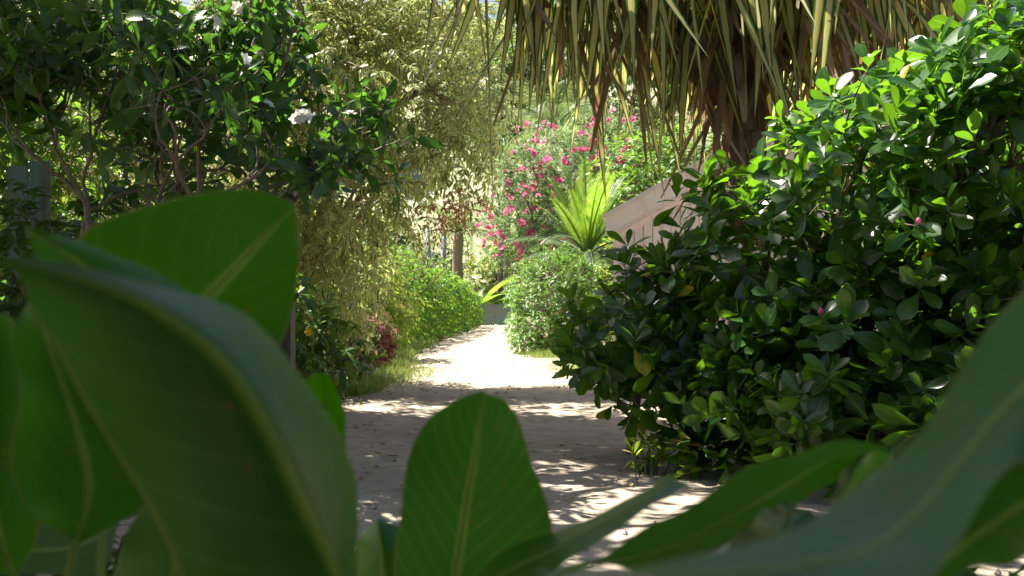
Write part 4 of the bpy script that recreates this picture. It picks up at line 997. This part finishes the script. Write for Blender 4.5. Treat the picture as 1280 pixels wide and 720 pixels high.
# ------------------------------------------------------------------ large leaves close to the viewpoint
def catmull(K, n):
    K = np.asarray(K, float); m = len(K); t = np.linspace(0, m - 1, n); out = []
    for x in t:
        i = min(int(x), m - 2); f = x - i
        p0, p1, p2, p3 = K[max(i - 1, 0)], K[i], K[i + 1], K[min(i + 2, m - 1)]
        out.append(0.5 * ((2 * p1) + (-p0 + p2) * f + (2 * p0 - 5 * p1 + 4 * p2 - p3) * f * f + (-p0 + 3 * p1 - 3 * p2 + p3) * f ** 3))
    return np.array(out)
def big_leaf(plant, base, rows, stem_pt, lab=None, wave=0.0028, soft=0.55, pet=True, mat='fg'):
    """rows from tip to base: (near edge, midrib, far edge) as (px, py, depth)"""
    W = np.array([[P(*q) for q in r] for r in rows])
    n = 30; C = [catmull(W[:, k], n) for k in range(3)]
    cols = np.linspace(0, 1, 11); V, UV = [], []
    ph = rng.uniform(0, 6)
    for i in range(n):
        l, m, r = C[0][i], C[1][i], C[2][i]
        for u in cols:
            if u <= .5: q = l + (m - l) * (u / .5)
            else: q = m + (r - m) * ((u - .5) / .5)
            f = abs(u - .5) * 2
            quad = l * (2 * (u - .5) * (u - 1)) + m * (4 * u * (1 - u)) + r * (2 * u * (u - .5))
            q = (1 - soft) * q + soft * quad
            q = q + np.array([0, 1, 0.3]) * wave * f * f * math.sin(i * 0.75 + ph + 2 * (u > .5))
            V.append(q); UV.append((u, 1 - i / (n - 1)))
    Q = []
    for i in range(n - 1):
        for k in range(10): a = i * 11 + k; Q.append((a, a + 1, a + 12, a + 11))
    me = mesh_np('leaf', np.array(V) - base, [np.array(Q)], np.array(UV), M[mat])
    o = link('leaf', me, plant)
    if lab: o['label'] = lab
    if soft > 0.9: pet = False
    mid = C[1]; mb = MB(); mb.tube(mid[1:] - [0, 0.0012, 0], np.linspace(0.0003, 0.0015, n - 1) * min(1.0, abs(W[:, 1, 1].mean() / 0.8) ** 2), 6)
    mb.build('midrib', M['fg_rib'], o, base)
    if pet:
        b = mid[-1]; k = np.array(stem_pt, float); d0 = unit(mid[-1] - mid[-4])
        t = np.linspace(0, 1, 9)[:, None]; c1 = b + d0 * 0.10
        pts = b * (1 - t) ** 2 + 2 * c1 * t * (1 - t) + k * t ** 2
        mb = MB(); mb.tube(pts, np.linspace(0.0026, 0.005, 9), 8); mb.build('petiole', M['fg_rib'], o, base)
    return o
def q(px, py, d): return (px, py, d)
def same(px, py, d): return [(px, py, d)] * 3
def big_plant(lab, stem):
    stem = np.array(stem, float); p = thing('broadleaf_plant', lab, 'plant', (stem[0], stem[1], 0))
    mb = MB(); mb.tube(curve((stem[0], stem[1], -0.05), stem, 8, 0.02), np.linspace(0.022, 0.014, 8), 10); mb.build('stem', M['fg_rib'], p, (stem[0], stem[1], 0))
    return p, np.array([stem[0], stem[1], 0.0]), stem
pl, b, st = big_plant('large-leaved plant with a spotted leaf and a long drooping curled leaf', (-0.22, 0.78, 0.78))
big_leaf(pl, b, [same(369, 257, .76), [q(345, 243, .74), q(357, 268, .76), q(373, 288, .78)], [q(285, 237, .72), q(335, 292, .77), q(374, 328, .79)], [q(195, 253, .71), q(290, 340, .78), q(364, 392, .80)],
                [q(92, 300, .71), q(245, 392, .79), q(342, 447, .80)], [q(70, 410, .72), q(195, 475, .79), q(290, 510, .80)], [q(110, 590, .77), q(140, 600, .79), q(170, 605, .79)], same(130, 660, .79)], st)
big_leaf(pl, b, [same(-30, 317, .47), [q(27, 340, .475), q(32, 331, .47), q(36, 325, .475)], [q(38, 395, .50), q(110, 351, .47), q(142, 342, .49)], [q(85, 455, .52), q(187, 381, .475), q(228, 364, .52)],
                [q(150, 575, .54), q(272, 442, .485), q(322, 408, .56)], [q(215, 690, .55), q(332, 527, .495), q(402, 503, .58)], [q(262, 790, .56), q(382, 632, .51), q(442, 590, .60)], [q(330, 860, .56), q(425, 725, .53), q(449, 680, .60)], same(440, 850, .60)], st, 'dark drooping leaf folded along its pale midrib', soft=0.25)
big_leaf(pl, b, [same(28, 282, .63), [q(43, 312, .63), q(58, 303, .625), q(78, 297, .63)], [q(55, 370, .66), q(110, 335, .63), q(166, 327, .65)], [q(120, 460, .68), q(190, 402, .64), q(246, 374, .67)],
                [q(200, 570, .70), q(262, 482, .66), q(320, 432, .69)], same(310, 640, .70)], st)
big_leaf(pl, b, [same(45, 358, .69), [q(23, 400, .70), q(55, 412, .70), q(100, 420, .71)], [q(14, 440, .70), q(72, 462, .71), q(150, 472, .73)], [q(28, 500, .70), q(92, 522, .72), q(190, 560, .75)],
                [q(12, 590, .71), q(112, 600, .73), q(212, 600, .77)], [q(55, 648, .72), q(105, 648, .74), q(175, 640, .76)], same(95, 680, .75)], st, 'leaf with rusty brown spots')
big_leaf(pl, b, [same(0, 392, .74), [q(-60, 450, .75), q(-20, 440, .74), q(24, 410, .76)], [q(-85, 520, .76), q(-20, 510, .74), q(41, 470, .77)], [q(-85, 600, .76), q(-15, 585, .75), q(34, 545, .78)], [q(-60, 690, .76), q(0, 660, .76), q(52, 655, .78)], same(20, 720, .78)], st)
big_leaf(pl, b, [same(215, 590, .70), [q(162, 660, .72), q(222, 662, .71), q(280, 645, .72)], [q(148, 745, .74), q(215, 745, .72), q(292, 705, .74)], same(205, 830, .76)], st)
big_leaf(pl, b, [same(150, 655, 1.12), [q(70, 655, 1.20), q(95, 682, 1.0), q(125, 712, .88)], [q(-5, 655, 1.20), q(20, 688, 1.0), q(45, 715, .88)], same(-60, 690, 1.0)], st)
big_leaf(pl, b, [same(407, 465, .90), [q(387, 471, .88), q(408, 490, .92), q(426, 497, .90)], [q(362, 480, .86), q(405, 540, .93), q(433, 545, .91)], [q(345, 560, .86), q(400, 605, .93), q(426, 620, .91)], same(395, 710, .92)], st)
pm, b, st = big_plant('large-leaved plant holding one upright oval leaf with a pale midrib', (0.0, 0.95, 0.80))
big_leaf(pm, b, [same(604, 490, .90), [q(576, 496, .895), q(603, 503, .905), q(628, 498, .895)], [q(541, 519, .895), q(599, 535, .91), q(649, 527, .895)], [q(514, 560, .90), q(593, 575, .92), q(663, 572, .90)],
                [q(504, 610, .91), q(585, 617, .93), q(678, 612, .91)], [q(500, 652, .92), q(578, 660, .94), q(690, 656, .92)], [q(493, 702, .93), q(570, 712, .95), q(684, 702, .935)], [q(502, 762, .94), q(562, 772, .95), q(655, 772, .945)], same(555, 860, .95)], st, mat='fg_veined')
big_leaf(pm, b, [same(472, 648, 1.02), [q(450, 675, 1.04), q(476, 682, 1.0), q(505, 662, 1.02)], [q(446, 735, 1.04), q(482, 735, 1.0), q(530, 720, 1.02)], same(500, 820, 1.0)], st)
big_leaf(pm, b, [same(866, 605, .96), [q(832, 597, .98), q(840, 604, .93), q(846, 613, .91)], [q(810, 609, .98), q(814, 619, .90), q(820, 630, .87)], [q(760, 637, .95), q(766, 648, .87), q(772, 660, .83)], [q(690, 664, .92), q(697, 684, .84), q(708, 703, .79)], [q(610, 704, .88), q(622, 722, .82), q(645, 745, .78)], same(570, 790, .82)], st)
pr, b, st = big_plant('large-leaved plant with a broad backlit leaf and a big grey-glossed leaf', (0.26, 0.62, 0.80))
big_leaf(pr, b, [same(1120, 560, .84), [q(1062, 551, .80), q(1067, 559, .83), q(1071, 573, .85)], [q(1000, 563, .76), q(1012, 588, .82), q(1048, 600, .86)], [q(930, 588, .73), q(952, 625, .80), q(988, 633, .85)], [q(850, 637, .71), q(872, 668, .77), q(905, 684, .82)], [q(790, 670, .71), q(802, 692, .74), q(830, 712, .77)], same(735, 703, .72)], (0.12, 0.70, 0.82))
big_leaf(pr, b, [same(1119, 562, .88), [q(1085, 568, .86), q(1096, 582, .88), q(1114, 576, .90)], [q(1054, 590, .83), q(1071, 607, .87), q(1107, 602, .90)], [q(1041, 622, .83), q(1051, 642, .86), q(1090, 642, .89)], same(1035, 700, .82)], st)
big_leaf(pr, b, [same(985, 627, .80), [q(960, 635, .78), q(987, 647, .80), q(1012, 640, .82)], [q(922, 668, .73), q(962, 684, .77), q(1032, 656, .81)], same(880, 722, .72)], st)
big_leaf(pr, b, [same(672, 714, .42), [q(760, 709, .43), q(766, 714, .415), q(772, 721, .40)], [q(860, 700, .43), q(870, 716, .41), q(882, 738, .39)], [q(960, 668, .44), q(990, 706, .41), q(1012, 765, .38)], [q(1050, 628, .46), q(1092, 682, .42), q(1122, 745, .38)],
                [q(1130, 560, .48), q(1162, 622, .44), q(1182, 690, .40)], [q(1205, 455, .50), q(1237, 530, .47), q(1262, 588, .43)], [q(1292, 358, .52), q(1322, 440, .49), q(1342, 530, .46)], same(1470, 260, .52)], (0.34, 0.62, 0.84), 'large blurred leaf with a grey sheen')
big_leaf(pr, b, [same(1148, 730, .53), [q(1178, 640, .52), q(1202, 682, .51), q(1222, 712, .52)], [q(1230, 588, .52), q(1262, 640, .51), q(1292, 690, .52)], [q(1300, 540, .52), q(1332, 600, .51), q(1362, 660, .52)], same(1460, 560, .52)], st)
print('tris', sum(len(o.data.polygons) for o in scene.objects if o.type == 'MESH') * 2, 'objects', len(scene.objects))
